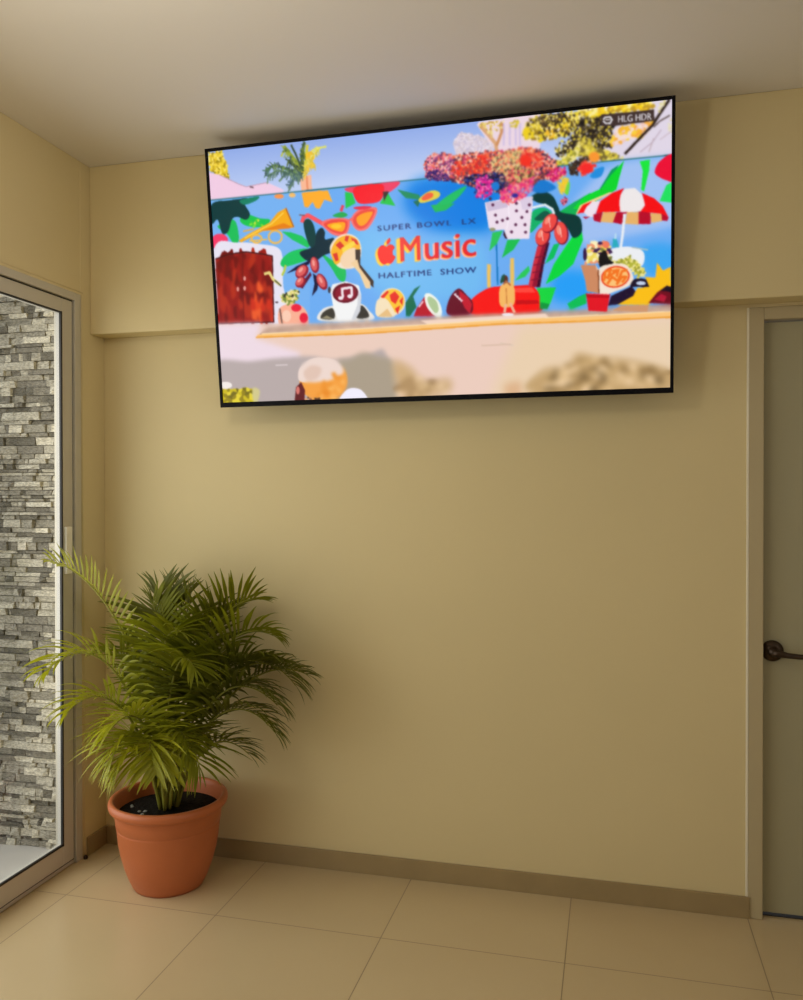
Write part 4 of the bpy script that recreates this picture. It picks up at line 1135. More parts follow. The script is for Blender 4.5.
    ('poly',(56,52,46),[(334.3,385.3),(344,359.8),(355.8,367),(362.6,385.2)],1,0),
    ('poly',(150,140,110),[(252,382.4),(264.7,376.5),(281.9,385.7)],0,0),
    ('poly',(244,244,244),[(275.8,321.5),(281.9,309.6),(312.8,305.1),(342.4,316),(347.3,339),(343.2,371.1),(330.6,390),(290.5,387.8),(281.3,361.1)],0,0),
    ('poly',(212,214,220),[(340.3,325.6),(347.3,339),(343.2,371.1),(330.6,390),(321.9,389.5),(337.2,357.8)],0,0),
    ('poly',(104,8,30),[(340.4,330.1),(339.8,334.9),(337.7,339.4),(334.3,343.5),(329.7,346.9),(324.2,349.5),(317.9,351.1),(311.3,351.7),(304.6,351.2),(298.2,349.6),(292.5,347.1),(287.6,343.7),(283.9,339.7),(281.6,335.1),(280.7,330.3),(281.3,325.5),(283.4,321),(286.9,316.9),(291.5,313.5),(297.1,311),(303.4,309.4),(310,308.8),(316.7,309.4),(323,310.9),(328.7,313.5),(333.5,316.8),(337.2,320.9),(339.5,325.4)],0,0),
    ('poly',(140,18,44),[(334.8,330.8),(334.3,334.4),(332.7,337.8),(329.9,340.9),(326.1,343.5),(321.6,345.4),(316.5,346.7),(311.1,347.1),(305.7,346.7),(300.5,345.6),(295.8,343.6),(291.9,341.1),(288.9,338),(287,334.6),(286.2,331),(286.8,327.3),(288.5,323.9),(291.3,320.8),(295.1,318.2),(299.6,316.3),(304.7,315.1),(310.1,314.7),(315.5,315.1),(320.7,316.2),(325.4,318.2),(329.3,320.7),(332.2,323.8),(334.1,327.2)],0,0),
    ('poly',(60,60,70),[(277.2,321.6),(277,323.2),(276.7,324.7),(276.2,326),(275.6,327.1),(274.9,328),(274.1,328.4),(273.3,328.6),(272.6,328.3),(271.8,327.8),(271.2,326.9),(270.7,325.7),(270.4,324.3),(270.2,322.8),(270.2,321.2),(270.3,319.6),(270.7,318.1),(271.1,316.8),(271.8,315.7),(272.5,314.9),(273.2,314.4),(274,314.3),(274.8,314.5),(275.5,315.1),(276.1,316),(276.6,317.1),(277,318.5),(277.2,320)],0,0),
    ('line',(246,236,240),5.5,[(304.3,339.6),(303.1,320.7),(325,318.8),(325.3,337.6)]),
    ('poly',(246,236,240),[(305.3,340.9),(305.1,341.9),(304.6,342.7),(303.9,343.5),(302.9,344.1),(301.8,344.6),(300.5,344.8),(299.2,344.8),(297.9,344.6),(296.6,344.2),(295.5,343.7),(294.6,342.9),(294,342.1),(293.6,341.2),(293.5,340.2),(293.6,339.3),(294.1,338.4),(294.9,337.7),(295.8,337.1),(297,336.6),(298.2,336.4),(299.6,336.4),(300.9,336.6),(302.1,336.9),(303.2,337.5),(304.1,338.2),(304.8,339.1),(305.2,340)],0,0),
    ('poly',(246,236,240),[(326.6,338.3),(326.4,339.3),(325.9,340.1),(325.2,340.9),(324.3,341.5),(323.1,341.9),(321.9,342.2),(320.5,342.2),(319.2,342),(318,341.6),(316.9,341.1),(316,340.3),(315.3,339.5),(314.9,338.6),(314.8,337.6),(315,336.7),(315.5,335.8),(316.2,335.1),(317.2,334.5),(318.3,334),(319.6,333.8),(320.9,333.8),(322.2,334),(323.4,334.3),(324.5,334.9),(325.4,335.6),(326.1,336.5),(326.5,337.4)],0,0),
    ('poly',(250,176,148),[(151,358.2),(174.1,346.2),(206.1,352.1),(220.6,375.4),(212.6,399.8),(155,396.8)],1,0),
    ('poly',(236,30,60),[(205.5,356.3),(205.1,358.2),(204.1,360),(202.6,361.5),(200.6,362.8),(198.2,363.6),(195.6,364.1),(192.9,364.2),(190.2,363.8),(187.7,363),(185.4,361.9),(183.5,360.4),(182.2,358.7),(181.4,356.8),(181.2,354.9),(181.6,353),(182.6,351.3),(184.1,349.7),(186.1,348.5),(188.5,347.6),(191.1,347.1),(193.8,347),(196.5,347.4),(199.1,348.2),(201.3,349.4),(203.2,350.8),(204.5,352.5),(205.3,354.4)],0,0),
    ('poly',(232,26,56),[(220.1,379.3),(219.7,381.8),(218.8,384.1),(217.5,386.2),(215.8,387.9),(213.9,389.1),(211.7,389.8),(209.5,390),(207.3,389.6),(205.2,388.6),(203.4,387.2),(201.9,385.3),(200.8,383.1),(200.2,380.7),(200.1,378.2),(200.4,375.7),(201.3,373.4),(202.6,371.3),(204.3,369.6),(206.3,368.4),(208.4,367.7),(210.7,367.5),(212.9,367.9),(214.9,368.9),(216.8,370.3),(218.2,372.2),(219.3,374.4),(219.9,376.8)],0,0),
    ('poly',(252,205,180),[(179.8,373.1),(179.4,376),(178.4,378.8),(177,381.2),(175.2,383.2),(173.1,384.7),(170.7,385.6),(168.3,385.8),(165.9,385.3),(163.7,384.2),(161.7,382.5),(160.1,380.3),(158.9,377.7),(158.3,374.9),(158.2,371.9),(158.6,369),(159.6,366.2),(161,363.7),(162.9,361.7),(165,360.3),(167.3,359.4),(169.8,359.2),(172.1,359.7),(174.4,360.8),(176.3,362.5),(177.9,364.7),(179.1,367.3),(179.7,370.1)],0,0),
    ('speck',[(230,214,120),(120,140,60),(60,54,40),(200,190,90),(240,230,170)],4.5,[(157.2,325.3),(179.3,316.8),(200.9,314.8),(199.7,337.8),(173.9,349.5),(158.3,338.6)],1,1),
    ('line',(232,214,130),6.5,[(120.1,276.6),(133,274.2),(141.1,289.6),(156.7,302.1)]),
    ('line',(70,80,50),2.9,[(144.7,291.5),(160.1,305.7)]),
    ('line',(190,205,70),5.2,[(173.4,260.5),(169.1,273.3),(163.2,282.8)]),
    ('line',(120,90,80),3.9,[(153.7,355),(157.3,388.5)]),
    ('poly',(70,50,60),[(151.2,340.9),(151.1,341.3),(150.8,341.7),(150.3,342.1),(149.7,342.4),(148.9,342.5),(148,342.6),(147.2,342.6),(146.3,342.5),(145.4,342.3),(144.7,342.1),(144.1,341.7),(143.6,341.3),(143.4,340.9),(143.3,340.4),(143.4,340),(143.7,339.6),(144.2,339.2),(144.9,338.9),(145.6,338.8),(146.5,338.7),(147.4,338.7),(148.3,338.8),(149.1,339),(149.8,339.2),(150.4,339.6),(150.9,340),(151.2,340.4)],0,0),
    ('line',(16,118,190),3.5,[(647.9,235.7),(649.1,334.4)]),
    ('poly',(246,226,190),[(446.6,357.3),(445.6,363.8),(443.2,369.9),(439.5,375.3),(434.6,379.7),(428.9,382.9),(422.5,384.7),(415.8,385.1),(409.2,384),(403,381.4),(397.4,377.6),(392.9,372.6),(389.5,366.8),(387.5,360.4),(387.1,353.8),(388.1,347.2),(390.5,341.1),(394.3,335.7),(399.2,331.4),(405,328.2),(411.4,326.4),(418,326.1),(424.6,327.3),(430.8,329.8),(436.3,333.7),(440.8,338.6),(444.1,344.4),(446.1,350.7)],0,0),
    ('poly',(250,196,50),[(444.3,355.6),(443.4,361.2),(441.3,366.5),(438,371.2),(433.7,375),(428.6,377.8),(422.9,379.4),(417.1,379.7),(411.2,378.7),(405.7,376.5),(400.8,373.1),(396.7,368.8),(393.7,363.7),(392,358.2),(391.5,352.4),(392.4,346.7),(394.6,341.4),(397.9,336.8),(402.3,333),(407.4,330.2),(413.1,328.7),(418.9,328.4),(424.8,329.4),(430.3,331.6),(435.1,335),(439.1,339.3),(442.1,344.3),(443.8,349.8)],0,0),
    ('poly',(232,40,30),[(391.2,342.7),(407,330.9),(410.3,334.3),(396.1,349.5)],0,0),
    ('poly',(232,40,30),[(411.7,340.8),(423.8,333.5),(433.5,345.3),(424.5,360.8),(414.6,353.8)],0,0),
    ('poly',(232,40,30),[(433.2,354.9),(441.9,345.8),(439.6,364.9)],0,0),
    ('poly',(232,40,30),[(422.5,370.3),(434.5,364.6),(428.8,383.6)],0,0),
    ('poly',(246,226,190),[(381.1,384.1),(382.3,351.9),(399.6,346.5),(412.7,360.1),(421.9,386.4)],1,0),
    ('poly',(232,190,130),[(382.7,385.8),(405.5,369.4),(416.8,387.7)],0,0),
    ('poly',(8,108,76),[(447.2,358.9),(467.6,331.5),(481.8,324.4),(464.4,347.2),(471.3,369.9),(455.6,388.9),(446.8,388.4)],0,0),
    ('poly',(186,20,40),[(464,389.4),(471.2,373.1),(490.3,348.1),(509.3,378.5),(522.1,392.6)],0,0),
    ('line',(240,200,210),3.5,[(476.3,370.2),(486.7,358.1)]),
    ('poly',(242,246,236),[(489.7,347.1),(500.5,342.4),(518.2,356.8),(526.5,376.3),(524.8,392.7),(510.6,390.7),(494.6,371.3)],1,0),
    ('poly',(176,200,150),[(496.2,352.3),(503.5,350.2),(516.4,361.4),(519.9,379.1),(512.4,385),(499.7,368.4)],1,0),
    ('poly',(248,22,20),[(581.6,389.1),(590.9,362.4),(623.6,341.5),(653.4,337.1),(687.1,338.4),(720.5,340.6),(737.6,363),(738.1,393.8),(652.3,394.3)],1,0),
    ('poly',(255,70,60),[(682.8,343.1),(720.5,343.8),(728.6,355),(686.9,352.4)],0,0),
    ('poly',(200,10,20),[(686.6,368.1),(732.6,370.9),(736.6,378.5),(686.5,377.2)],0,0),
    ('poly',(104,10,36),[(540.2,389.7),(543.7,357.5),(564.3,336.5),(582.5,351.4),(595,368.9),(588,391.6)],1,0),
    ('poly',(196,28,48),[(565.9,339.9),(584.6,355.7),(593.7,370.9),(588,390.7),(577.5,378.4),(567.2,356.8)],0,0),
    ('line',(240,225,230),3.4,[(555.3,346.8),(571.4,362.9)]),
    ('line',(240,225,230),1.7,[(555.2,350.2),(559.7,346.2)]),
    ('line',(240,225,230),1.7,[(559.9,355.1),(564.3,351.1)]),
    ('line',(240,225,230),1.7,[(564.5,360),(569,356)]),
    ('line',(240,225,230),1.7,[(569.2,364.9),(573.6,360.9)]),
    ('poly',(20,212,64),[(730.8,346.1),(770.8,346.6),(761.5,372.6),(753,390.5),(736.5,389.6),(736.8,362.9)],0,0),
    ('poly',(12,150,60),[(736.5,389.6),(753,390.5),(757.3,380.5),(738.7,375.3)],0,0),
    ('poly',(236,192,96),[(627.2,290),(634.8,290.5),(634.7,338.4),(626.2,337.9)],0,0),
    ('poly',(236,192,96),[(676.4,281.1),(684.7,280.9),(683.7,339.9),(675.3,339.3)],0,0),
    ('poly',(10,176,104),[(719,232.1),(723.6,191.8),(749.8,185),(764.9,201.2),(740.2,215.7)],1,0),
    ('poly',(4,90,70),[(728.1,205.7),(749.8,191),(761.9,202.4),(743.4,209.9)],1,0),
    ('poly',(12,176,84),[(777.2,196.2),(807.6,179.5),(841.5,163.2),(841.4,182.4),(819.5,192.3),(810.4,209.4)],0,0),
    ('poly',(0,214,60),[(807.1,245),(823.8,234.3),(826.6,255.4),(806.6,302.1),(778.9,324.4),(749.5,339.3),(766.9,299.3),(791.7,264.8)],0,0),
    ('poly',(0,190,90),[(748.5,298),(767.3,260),(779.6,257.9),(767.1,287.2)],0,0),
    ('poly',(2,54,52),[(721,161.5),(744.1,152.5),(765.4,162.4),(777.3,185.8),(783.2,196.7),(816.4,206.9),(824.7,225.5),(822.2,243.1),(807,249.5),(795.1,229.1),(780.1,212.9),(768,201.4),(756,181),(734.7,173.2)],1,0),
    ('line',(232,240,244),4.5,[(723.8,182.8),(749.9,179),(765.1,189.2),(768.6,199.4)]),
    ('poly',(40,200,90),[(685.7,328.1),(698.5,312.9),(714.9,299.3),(717.3,309.6),(707.7,321.2)],0,0),
    ('poly',(40,196,90),[(632.5,263.7),(640.2,226),(661.7,224),(649.2,249.6)],0,0),
    ('poly',(24,190,80),[(659.1,279.5),(671.4,243.6),(698,244.1),(683.6,264.4)],0,0),
    ('poly',(148,16,50),[(733.5,260.5),(758.2,254.8),(746,297.8),(737.3,344.6),(713,342.2),(723.7,296.3)],0,0),
    ('poly',(206,44,64),[(733.5,260.5),(744.3,258.3),(731.4,299.9),(721.5,342.7),(713,342.2),(723.7,296.3)],0,0),
    ('poly',(58,2,40),[(752,258.8),(758.8,254.8),(746.6,297.9),(738,344.7),(730.8,344.2),(740.7,297.5)],0,0),
    ('line',(110,10,44),1.9,[(728.2,283.8),(752.1,281.3)]),
    ('line',(110,10,44),1.9,[(725.2,298.8),(748.5,296.2)]),
    ('line',(110,10,44),1.9,[(722.2,313.9),(744.9,311.2)]),
    ('line',(110,10,44),1.9,[(719.2,329),(741.3,326.2)]),
    ('poly',(120,10,40),[(797.3,237.7),(797.6,242.9),(797.2,247.8),(796,252.3),(794.2,256.1),(791.9,259.1),(789,261),(785.9,261.7),(782.6,261.4),(779.3,259.9),(776.2,257.3),(773.4,253.7),(771.1,249.4),(769.4,244.6),(768.3,239.5),(768,234.3),(768.5,229.3),(769.6,224.9),(771.4,221.1),(773.8,218.1),(776.7,216.3),(779.8,215.5),(783.1,215.9),(786.4,217.4),(789.5,220),(792.2,223.5),(794.5,227.8),(796.3,232.6)],0,0),
    ('poly',(236,72,66),[(794.6,236.2),(794.9,241.1),(794.6,245.9),(793.5,250.2),(791.9,253.8),(789.7,256.7),(787.1,258.5),(784.3,259.2),(781.2,258.9),(778.2,257.4),(775.3,254.9),(772.8,251.5),(770.6,247.4),(769,242.7),(768,237.8),(767.7,232.8),(768.1,228),(769.1,223.7),(770.8,220.1),(772.9,217.3),(775.5,215.5),(778.4,214.8),(781.4,215.2),(784.5,216.6),(787.3,219.1),(789.9,222.5),(792,226.6),(793.6,231.3)],0,0),
    ('poly',(250,140,120),[(782.4,231.6),(782.6,233.8),(782.5,236),(782.2,237.9),(781.7,239.5),(780.9,240.8),(780,241.6),(779,241.9),(778,241.7),(776.9,241),(775.9,239.9),(774.9,238.3),(774.1,236.5),(773.5,234.4),(773.1,232.2),(772.9,229.9),(773,227.8),(773.3,225.9),(773.8,224.2),(774.5,223),(775.4,222.2),(776.4,221.9),(777.5,222.1),(778.6,222.8),(779.6,223.9),(780.5,225.4),(781.3,227.3),(782,229.4)],0,0),
    ('line',(250,210,200),1.6,[(780.2,227.3),(783.1,246.7)]),
    ('poly',(120,10,40),[(758.9,249.2),(757,253),(754.5,256.4),(751.5,259.1),(748.2,261),(744.7,262),(741.3,262),(738,261.1),(735.1,259.4),(732.7,256.8),(731,253.5),(729.9,249.7),(729.6,245.6),(730.1,241.3),(731.3,237.2),(733.2,233.3),(735.7,230),(738.7,227.3),(742,225.5),(745.5,224.5),(748.9,224.4),(752.2,225.3),(755.1,227.1),(757.5,229.7),(759.2,233),(760.3,236.8),(760.6,240.9),(760.1,245.1)],0,0),
    ('poly',(236,72,66),[(756.3,247.1),(754.4,250.8),(752.1,254),(749.3,256.5),(746.2,258.4),(743,259.4),(739.8,259.5),(736.8,258.7),(734.2,257),(732,254.6),(730.4,251.5),(729.5,247.9),(729.2,244),(729.7,240),(730.9,236.1),(732.8,232.4),(735.1,229.2),(737.9,226.6),(741,224.8),(744.2,223.8),(747.4,223.7),(750.3,224.5),(753,226.2),(755.2,228.6),(756.7,231.7),(757.7,235.3),(757.9,239.1),(757.4,243.2)],0,0),
    ('poly',(250,140,120),[(744.4,238.4),(743.6,240.1),(742.7,241.5),(741.5,242.8),(740.4,243.7),(739.2,244.2),(738,244.4),(736.9,244.2),(736,243.5),(735.3,242.6),(734.8,241.3),(734.6,239.7),(734.7,238.1),(735,236.3),(735.5,234.5),(736.3,232.9),(737.3,231.4),(738.4,230.2),(739.6,229.3),(740.8,228.7),(742,228.6),(743,228.8),(743.9,229.4),(744.6,230.4),(745.1,231.7),(745.3,233.2),(745.3,234.9),(745,236.6)],0,0),
    ('line',(250,210,200),1.6,[(742.5,231.8),(745.3,251.4)]),
    ('poly',(120,10,40),[(772.3,225.2),(769.6,228.8),(766.4,231.8),(762.9,234.1),(759.3,235.6),(755.7,236.1),(752.4,235.7),(749.4,234.4),(747,232.2),(745.2,229.3),(744.2,225.8),(744,221.8),(744.6,217.6),(746,213.4),(748.1,209.4),(750.8,205.8),(753.9,202.8),(757.4,200.5),(761,199.1),(764.6,198.5),(767.9,198.9),(770.9,200.3),(773.3,202.4),(775.1,205.4),(776.1,208.9),(776.3,212.8),(775.7,217),(774.3,221.2)],0,0),
    ('poly',(236,72,66),[(769.7,222.9),(767.1,226.3),(764.2,229.2),(760.9,231.5),(757.5,232.9),(754.2,233.5),(751.1,233.2),(748.3,232),(746.1,230),(744.6,227.3),(743.7,224),(743.6,220.2),(744.2,216.3),(745.6,212.3),(747.6,208.5),(750.2,205),(753.2,202.1),(756.4,199.9),(759.8,198.4),(763.1,197.9),(766.2,198.2),(768.9,199.4),(771.1,201.4),(772.7,204.1),(773.6,207.4),(773.7,211.1),(773.1,215.1),(771.7,219)],0,0),
    ('poly',(250,140,120),[(758.9,213.1),(757.8,214.7),(756.5,216),(755.2,217.1),(753.8,217.9),(752.5,218.3),(751.4,218.3),(750.4,217.9),(749.7,217.2),(749.2,216.1),(749,214.7),(749.1,213.2),(749.5,211.5),(750.2,209.8),(751.2,208.1),(752.3,206.5),(753.6,205.1),(754.9,204),(756.3,203.3),(757.5,202.9),(758.7,202.9),(759.7,203.2),(760.4,204),(760.9,205.1),(761.1,206.4),(761,208),(760.5,209.7),(759.8,211.4)],0,0),
    ('line',(250,210,200),1.6,[(757.5,206),(760.4,225.4)]),
    ('poly',(238,222,236),[(625.1,163.8),(676.1,158.5),(725.6,160.4),(724.7,178.3),(716.7,244.7),(670.8,241.8),(664.9,221.8),(640.3,221.4),(632.5,216.2)],0,0),
    ('poly',(206,190,216),[(627.3,164),(676,162.1),(674.2,177.1),(631.6,182.6)],0,0),
    ('poly',(220,204,226),[(697.8,161),(725.6,161),(722.2,184.1),(703.6,185.6)],0,0),
    ('poly',(60,30,50),[(663.9,223.2),(671.5,241.2),(666.8,240.8),(662.8,232.3)],0,0),
    ('line',(250,240,250),1.9,[(672.9,161.9),(676,195.4),(670.2,222.2)]),
    ('poly',(86,34,70),[(645.1,170.4),(645.1,171),(644.8,171.6),(644.4,172.2),(643.9,172.6),(643.3,172.9),(642.6,173.1),(641.9,173.1),(641.2,173),(640.6,172.7),(640,172.3),(639.5,171.8),(639.1,171.2),(638.9,170.5),(638.9,169.8),(638.9,169.2),(639.2,168.5),(639.6,168),(640.1,167.6),(640.7,167.2),(641.4,167.1),(642.1,167.1),(642.8,167.2),(643.4,167.5),(644,167.9),(644.5,168.4),(644.9,169),(645.1,169.7)],0,0),
    ('poly',(86,34,70),[(694.5,171.6),(694.4,172.2),(694.2,172.8),(693.8,173.4),(693.3,173.8),(692.7,174.1),(692.1,174.3),(691.4,174.3),(690.7,174.2),(690,173.9),(689.5,173.5),(689,173),(688.6,172.4),(688.4,171.7),(688.3,171),(688.4,170.4),(688.7,169.7),(689,169.2),(689.5,168.8),(690.1,168.5),(690.8,168.3),(691.5,168.3),(692.2,168.4),(692.8,168.7),(693.4,169.1),(693.9,169.6),(694.2,170.2),(694.5,170.9)],0,0),
    ('poly',(86,34,70),[(721.1,176.8),(721,177.5),(720.7,178.1),(720.4,178.6),(719.9,179.1),(719.3,179.4),(718.6,179.6),(717.9,179.6),(717.3,179.4),(716.6,179.2),(716,178.8),(715.5,178.2),(715.2,177.6),(715,177),(714.9,176.3),(715,175.6),(715.2,175),(715.6,174.5),(716.1,174.1),(716.7,173.8),(717.3,173.6),(718,173.6),(718.7,173.7),(719.4,174),(719.9,174.4),(720.4,174.9),(720.8,175.5),(721,176.2)],0,0),
    ('poly',(86,34,70),[(694.3,186.6),(694.2,187.3),(694,187.9),(693.6,188.4),(693.1,188.9),(692.5,189.2),(691.8,189.3),(691.1,189.4),(690.4,189.2),(689.8,188.9),(689.2,188.5),(688.7,188),(688.4,187.4),(688.1,186.8),(688.1,186.1),(688.2,185.4),(688.4,184.8),(688.8,184.3),(689.3,183.8),(689.9,183.5),(690.5,183.3),(691.2,183.3),(691.9,183.5),(692.6,183.7),(693.2,184.2),(693.6,184.7),(694,185.3),(694.2,185.9)],0,0),
    ('poly',(86,34,70),[(715.9,189.6),(715.9,190.3),(715.6,190.9),(715.2,191.4),(714.7,191.9),(714.1,192.2),(713.5,192.4),(712.8,192.4),(712.1,192.2),(711.5,192),(710.9,191.6),(710.4,191),(710,190.4),(709.8,189.8),(709.8,189.1),(709.8,188.4),(710.1,187.8),(710.5,187.3),(711,186.9),(711.5,186.5),(712.2,186.4),(712.9,186.4),(713.6,186.5),(714.2,186.8),(714.8,187.2),(715.3,187.7),(715.7,188.3),(715.9,188.9)],0,0),
    ('poly',(86,34,70),[(650.4,191.4),(650.3,192.1),(650.1,192.7),(649.7,193.3),(649.2,193.7),(648.6,194),(647.9,194.2),(647.2,194.2),(646.5,194.1),(645.8,193.8),(645.2,193.4),(644.7,192.9),(644.4,192.3),(644.2,191.6),(644.1,190.9),(644.2,190.2),(644.4,189.6),(644.8,189.1),(645.3,188.6),(645.9,188.3),(646.6,188.2),(647.3,188.1),(648,188.3),(648.7,188.6),(649.3,189),(649.7,189.5),(650.1,190.1),(650.3,190.8)],0,0),
    ('poly',(86,34,70),[(705.2,200.8),(705.1,201.5),(704.9,202.1),(704.5,202.6),(704,203.1),(703.4,203.4),(702.8,203.5),(702.1,203.6),(701.4,203.4),(700.7,203.1),(700.2,202.7),(699.7,202.2),(699.3,201.6),(699.1,201),(699,200.3),(699.1,199.6),(699.4,199),(699.7,198.5),(700.2,198),(700.8,197.7),(701.5,197.5),(702.2,197.5),(702.9,197.7),(703.5,197.9),(704.1,198.3),(704.6,198.9),(704.9,199.5),(705.2,200.1)],0,0),
    ('poly',(86,34,70),[(653.3,206),(653.2,206.6),(652.9,207.2),(652.5,207.8),(652,208.2),(651.4,208.6),(650.7,208.7),(650,208.7),(649.3,208.6),(648.7,208.3),(648.1,207.9),(647.6,207.4),(647.2,206.8),(647,206.1),(647,205.4),(647.1,204.8),(647.3,204.2),(647.7,203.6),(648.2,203.2),(648.8,202.9),(649.5,202.7),(650.2,202.7),(650.9,202.8),(651.5,203.1),(652.1,203.5),(652.6,204),(653,204.6),(653.2,205.3)],0,0),
    ('poly',(86,34,70),[(664.9,203.3),(664.8,203.9),(664.6,204.5),(664.2,205.1),(663.7,205.5),(663.1,205.8),(662.4,206),(661.7,206),(661,205.9),(660.4,205.6),(659.8,205.2),(659.3,204.7),(658.9,204.1),(658.7,203.4),(658.7,202.7),(658.8,202.1),(659,201.5),(659.4,200.9),(659.9,200.5),(660.5,200.2),(661.2,200),(661.9,200),(662.6,200.1),(663.2,200.4),(663.8,200.8),(664.3,201.3),(664.7,201.9),(664.9,202.6)],0,0),
    ('poly',(86,34,70),[(675.3,200.8),(675.2,201.4),(675,202.1),(674.6,202.6),(674.1,203),(673.5,203.3),(672.8,203.5),(672.1,203.5),(671.4,203.4),(670.8,203.1),(670.2,202.7),(669.7,202.2),(669.4,201.6),(669.1,200.9),(669.1,200.3),(669.2,199.6),(669.4,199),(669.8,198.4),(670.3,198),(670.9,197.7),(671.6,197.5),(672.3,197.5),(672.9,197.6),(673.6,197.9),(674.2,198.3),(674.7,198.8),(675,199.4),(675.3,200.1)],0,0),
    ('poly',(86,34,70),[(692.3,214.3),(692.2,214.9),(691.9,215.5),(691.6,216.1),(691.1,216.5),(690.5,216.8),(689.8,217),(689.1,217),(688.4,216.9),(687.8,216.6),(687.2,216.2),(686.7,215.7),(686.3,215.1),(686.1,214.4),(686,213.8),(686.1,213.1),(686.4,212.5),(686.7,211.9),(687.2,211.5),(687.8,211.2),(688.5,211),(689.2,211),(689.9,211.1),(690.5,211.4),(691.1,211.8),(691.6,212.3),(692,212.9),(692.2,213.6)],0,0),
    ('poly',(86,34,70),[(711.5,215.8),(711.4,216.5),(711.2,217.1),(710.8,217.6),(710.3,218.1),(709.7,218.4),(709.1,218.5),(708.4,218.6),(707.7,218.4),(707,218.2),(706.5,217.8),(706,217.2),(705.6,216.6),(705.4,216),(705.3,215.3),(705.4,214.6),(705.6,214),(706,213.5),(706.5,213),(707.1,212.7),(707.8,212.6),(708.5,212.5),(709.2,212.7),(709.8,212.9),(710.4,213.3),(710.9,213.9),(711.2,214.5),(711.5,215.1)],0,0),
    ('poly',(86,34,70),[(683.3,228.1),(683.2,228.8),(683,229.4),(682.6,230),(682.1,230.4),(681.5,230.7),(680.8,230.9),(680.1,230.9),(679.4,230.8),(678.8,230.5),(678.2,230.1),(677.7,229.6),(677.3,229),(677.1,228.3),(677,227.6),(677.1,227),(677.4,226.3),(677.8,225.8),(678.3,225.3),(678.9,225),(679.5,224.9),(680.2,224.8),(680.9,225),(681.6,225.2),(682.2,225.6),(682.6,226.2),(683,226.8),(683.2,227.4)],0,0),
    ('poly',(86,34,70),[(712.5,231),(712.4,231.7),(712.2,232.3),(711.8,232.8),(711.3,233.3),(710.7,233.6),(710.1,233.8),(709.4,233.8),(708.7,233.7),(708,233.4),(707.5,233),(707,232.5),(706.6,231.9),(706.4,231.2),(706.3,230.5),(706.4,229.9),(706.7,229.2),(707,228.7),(707.5,228.2),(708.1,227.9),(708.8,227.8),(709.5,227.7),(710.2,227.9),(710.8,228.1),(711.4,228.5),(711.9,229.1),(712.2,229.7),(712.5,230.3)],0,0),
    ('poly',(86,34,70),[(640.1,157.5),(640,158.2),(639.7,158.8),(639.3,159.3),(638.8,159.8),(638.2,160.1),(637.5,160.2),(636.8,160.2),(636.1,160.1),(635.5,159.8),(634.9,159.4),(634.4,158.9),(634,158.3),(633.8,157.6),(633.8,157),(633.9,156.3),(634.1,155.7),(634.5,155.1),(635,154.7),(635.6,154.4),(636.3,154.2),(637,154.2),(637.7,154.3),(638.3,154.6),(638.9,155),(639.4,155.6),(639.8,156.2),(640,156.8)],0,0),
    ('poly',(150,150,110),[(646.7,220.4),(646.5,221.2),(646,221.9),(645.2,222.5),(644.2,223),(643,223.4),(641.7,223.5),(640.3,223.5),(638.9,223.3),(637.5,223),(636.3,222.4),(635.4,221.8),(634.6,221),(634.2,220.2),(634,219.4),(634.2,218.6),(634.7,217.8),(635.5,217.2),(636.5,216.7),(637.7,216.4),(639,216.2),(640.4,216.2),(641.8,216.4),(643.2,216.8),(644.3,217.3),(645.3,218),(646.1,218.7),(646.5,219.5)],0,0),
    ('speck',[(226,90,80),(240,140,120),(204,60,96),(250,200,176),(120,60,70),(236,110,60),(70,40,70)],4.2,[(498.5,67.5),(518.4,54.3),(566.4,62),(623.4,61.6),(667.1,63),(707.3,61.1),(741.7,67.5),(770.9,91),(782.7,118.6),(755.2,130.8),(727.6,137.2),(690.5,145.9),(640.5,144.4),(606,132.3),(552.2,112.2),(500.6,104.4)],1,1),
    ('speck',[(226,110,150),(240,150,160),(236,120,100),(150,70,120),(246,200,190),(90,50,100),(232,90,90)],3.9,[(497.6,76.6),(508.5,59.4),(534.5,54.3),(563.1,64.7),(565.6,92.2),(549.1,105.8),(500.7,102.9)],1,0.9),
    ('speck',[(60,30,110),(90,40,120),(40,20,80),(130,70,120)],2.9,[(501.1,89.1),(530.3,88.8),(552.4,103.1),(552.1,115.2),(507,108.1)],1,0.8),
    ('speck',[(244,52,36),(236,70,50),(246,110,70),(220,40,40),(180,60,60)],4.5,[(552.8,91),(566,74.1),(594.5,82.8),(617,64),(635.8,68.9),(638.3,99.1),(609.8,105.4),(565.2,104.3)],1,0.9),
    ('speck',[(240,190,140),(236,120,90),(210,200,120),(120,90,70),(244,160,100),(230,220,160)],3.2,[(638.7,78.1),(657.7,65.1),(679.5,64.2),(707.2,67),(703.5,105.2),(666.1,116.7),(641.4,99.4)],1,0.9),
    ('speck',[(24,20,70),(60,30,80),(20,16,50),(120,110,110),(30,60,150)],3.2,[(581.1,108.8),(609.8,105.4),(666.3,107.7),(678.3,132.8),(659.2,149.1),(643.7,141.7),(605.7,144.4),(603,125.9),(583.9,124.2)],1,0.9),
    ('speck',[(232,30,140),(214,40,160),(240,60,120),(246,110,180),(150,30,120)],3.9,[(608,114.3),(628.7,107.2),(644.1,123.6),(640.4,147.5),(624.4,158.2),(607.2,150.6)],1,0.9),
    ('speck',[(242,60,40),(236,84,70),(246,140,100),(226,40,40)],4,[(697.8,79.8),(713.4,66.5),(743.8,76.9),(748.5,99.5),(728.1,109.9),(705.2,97.8)],1,0.9),
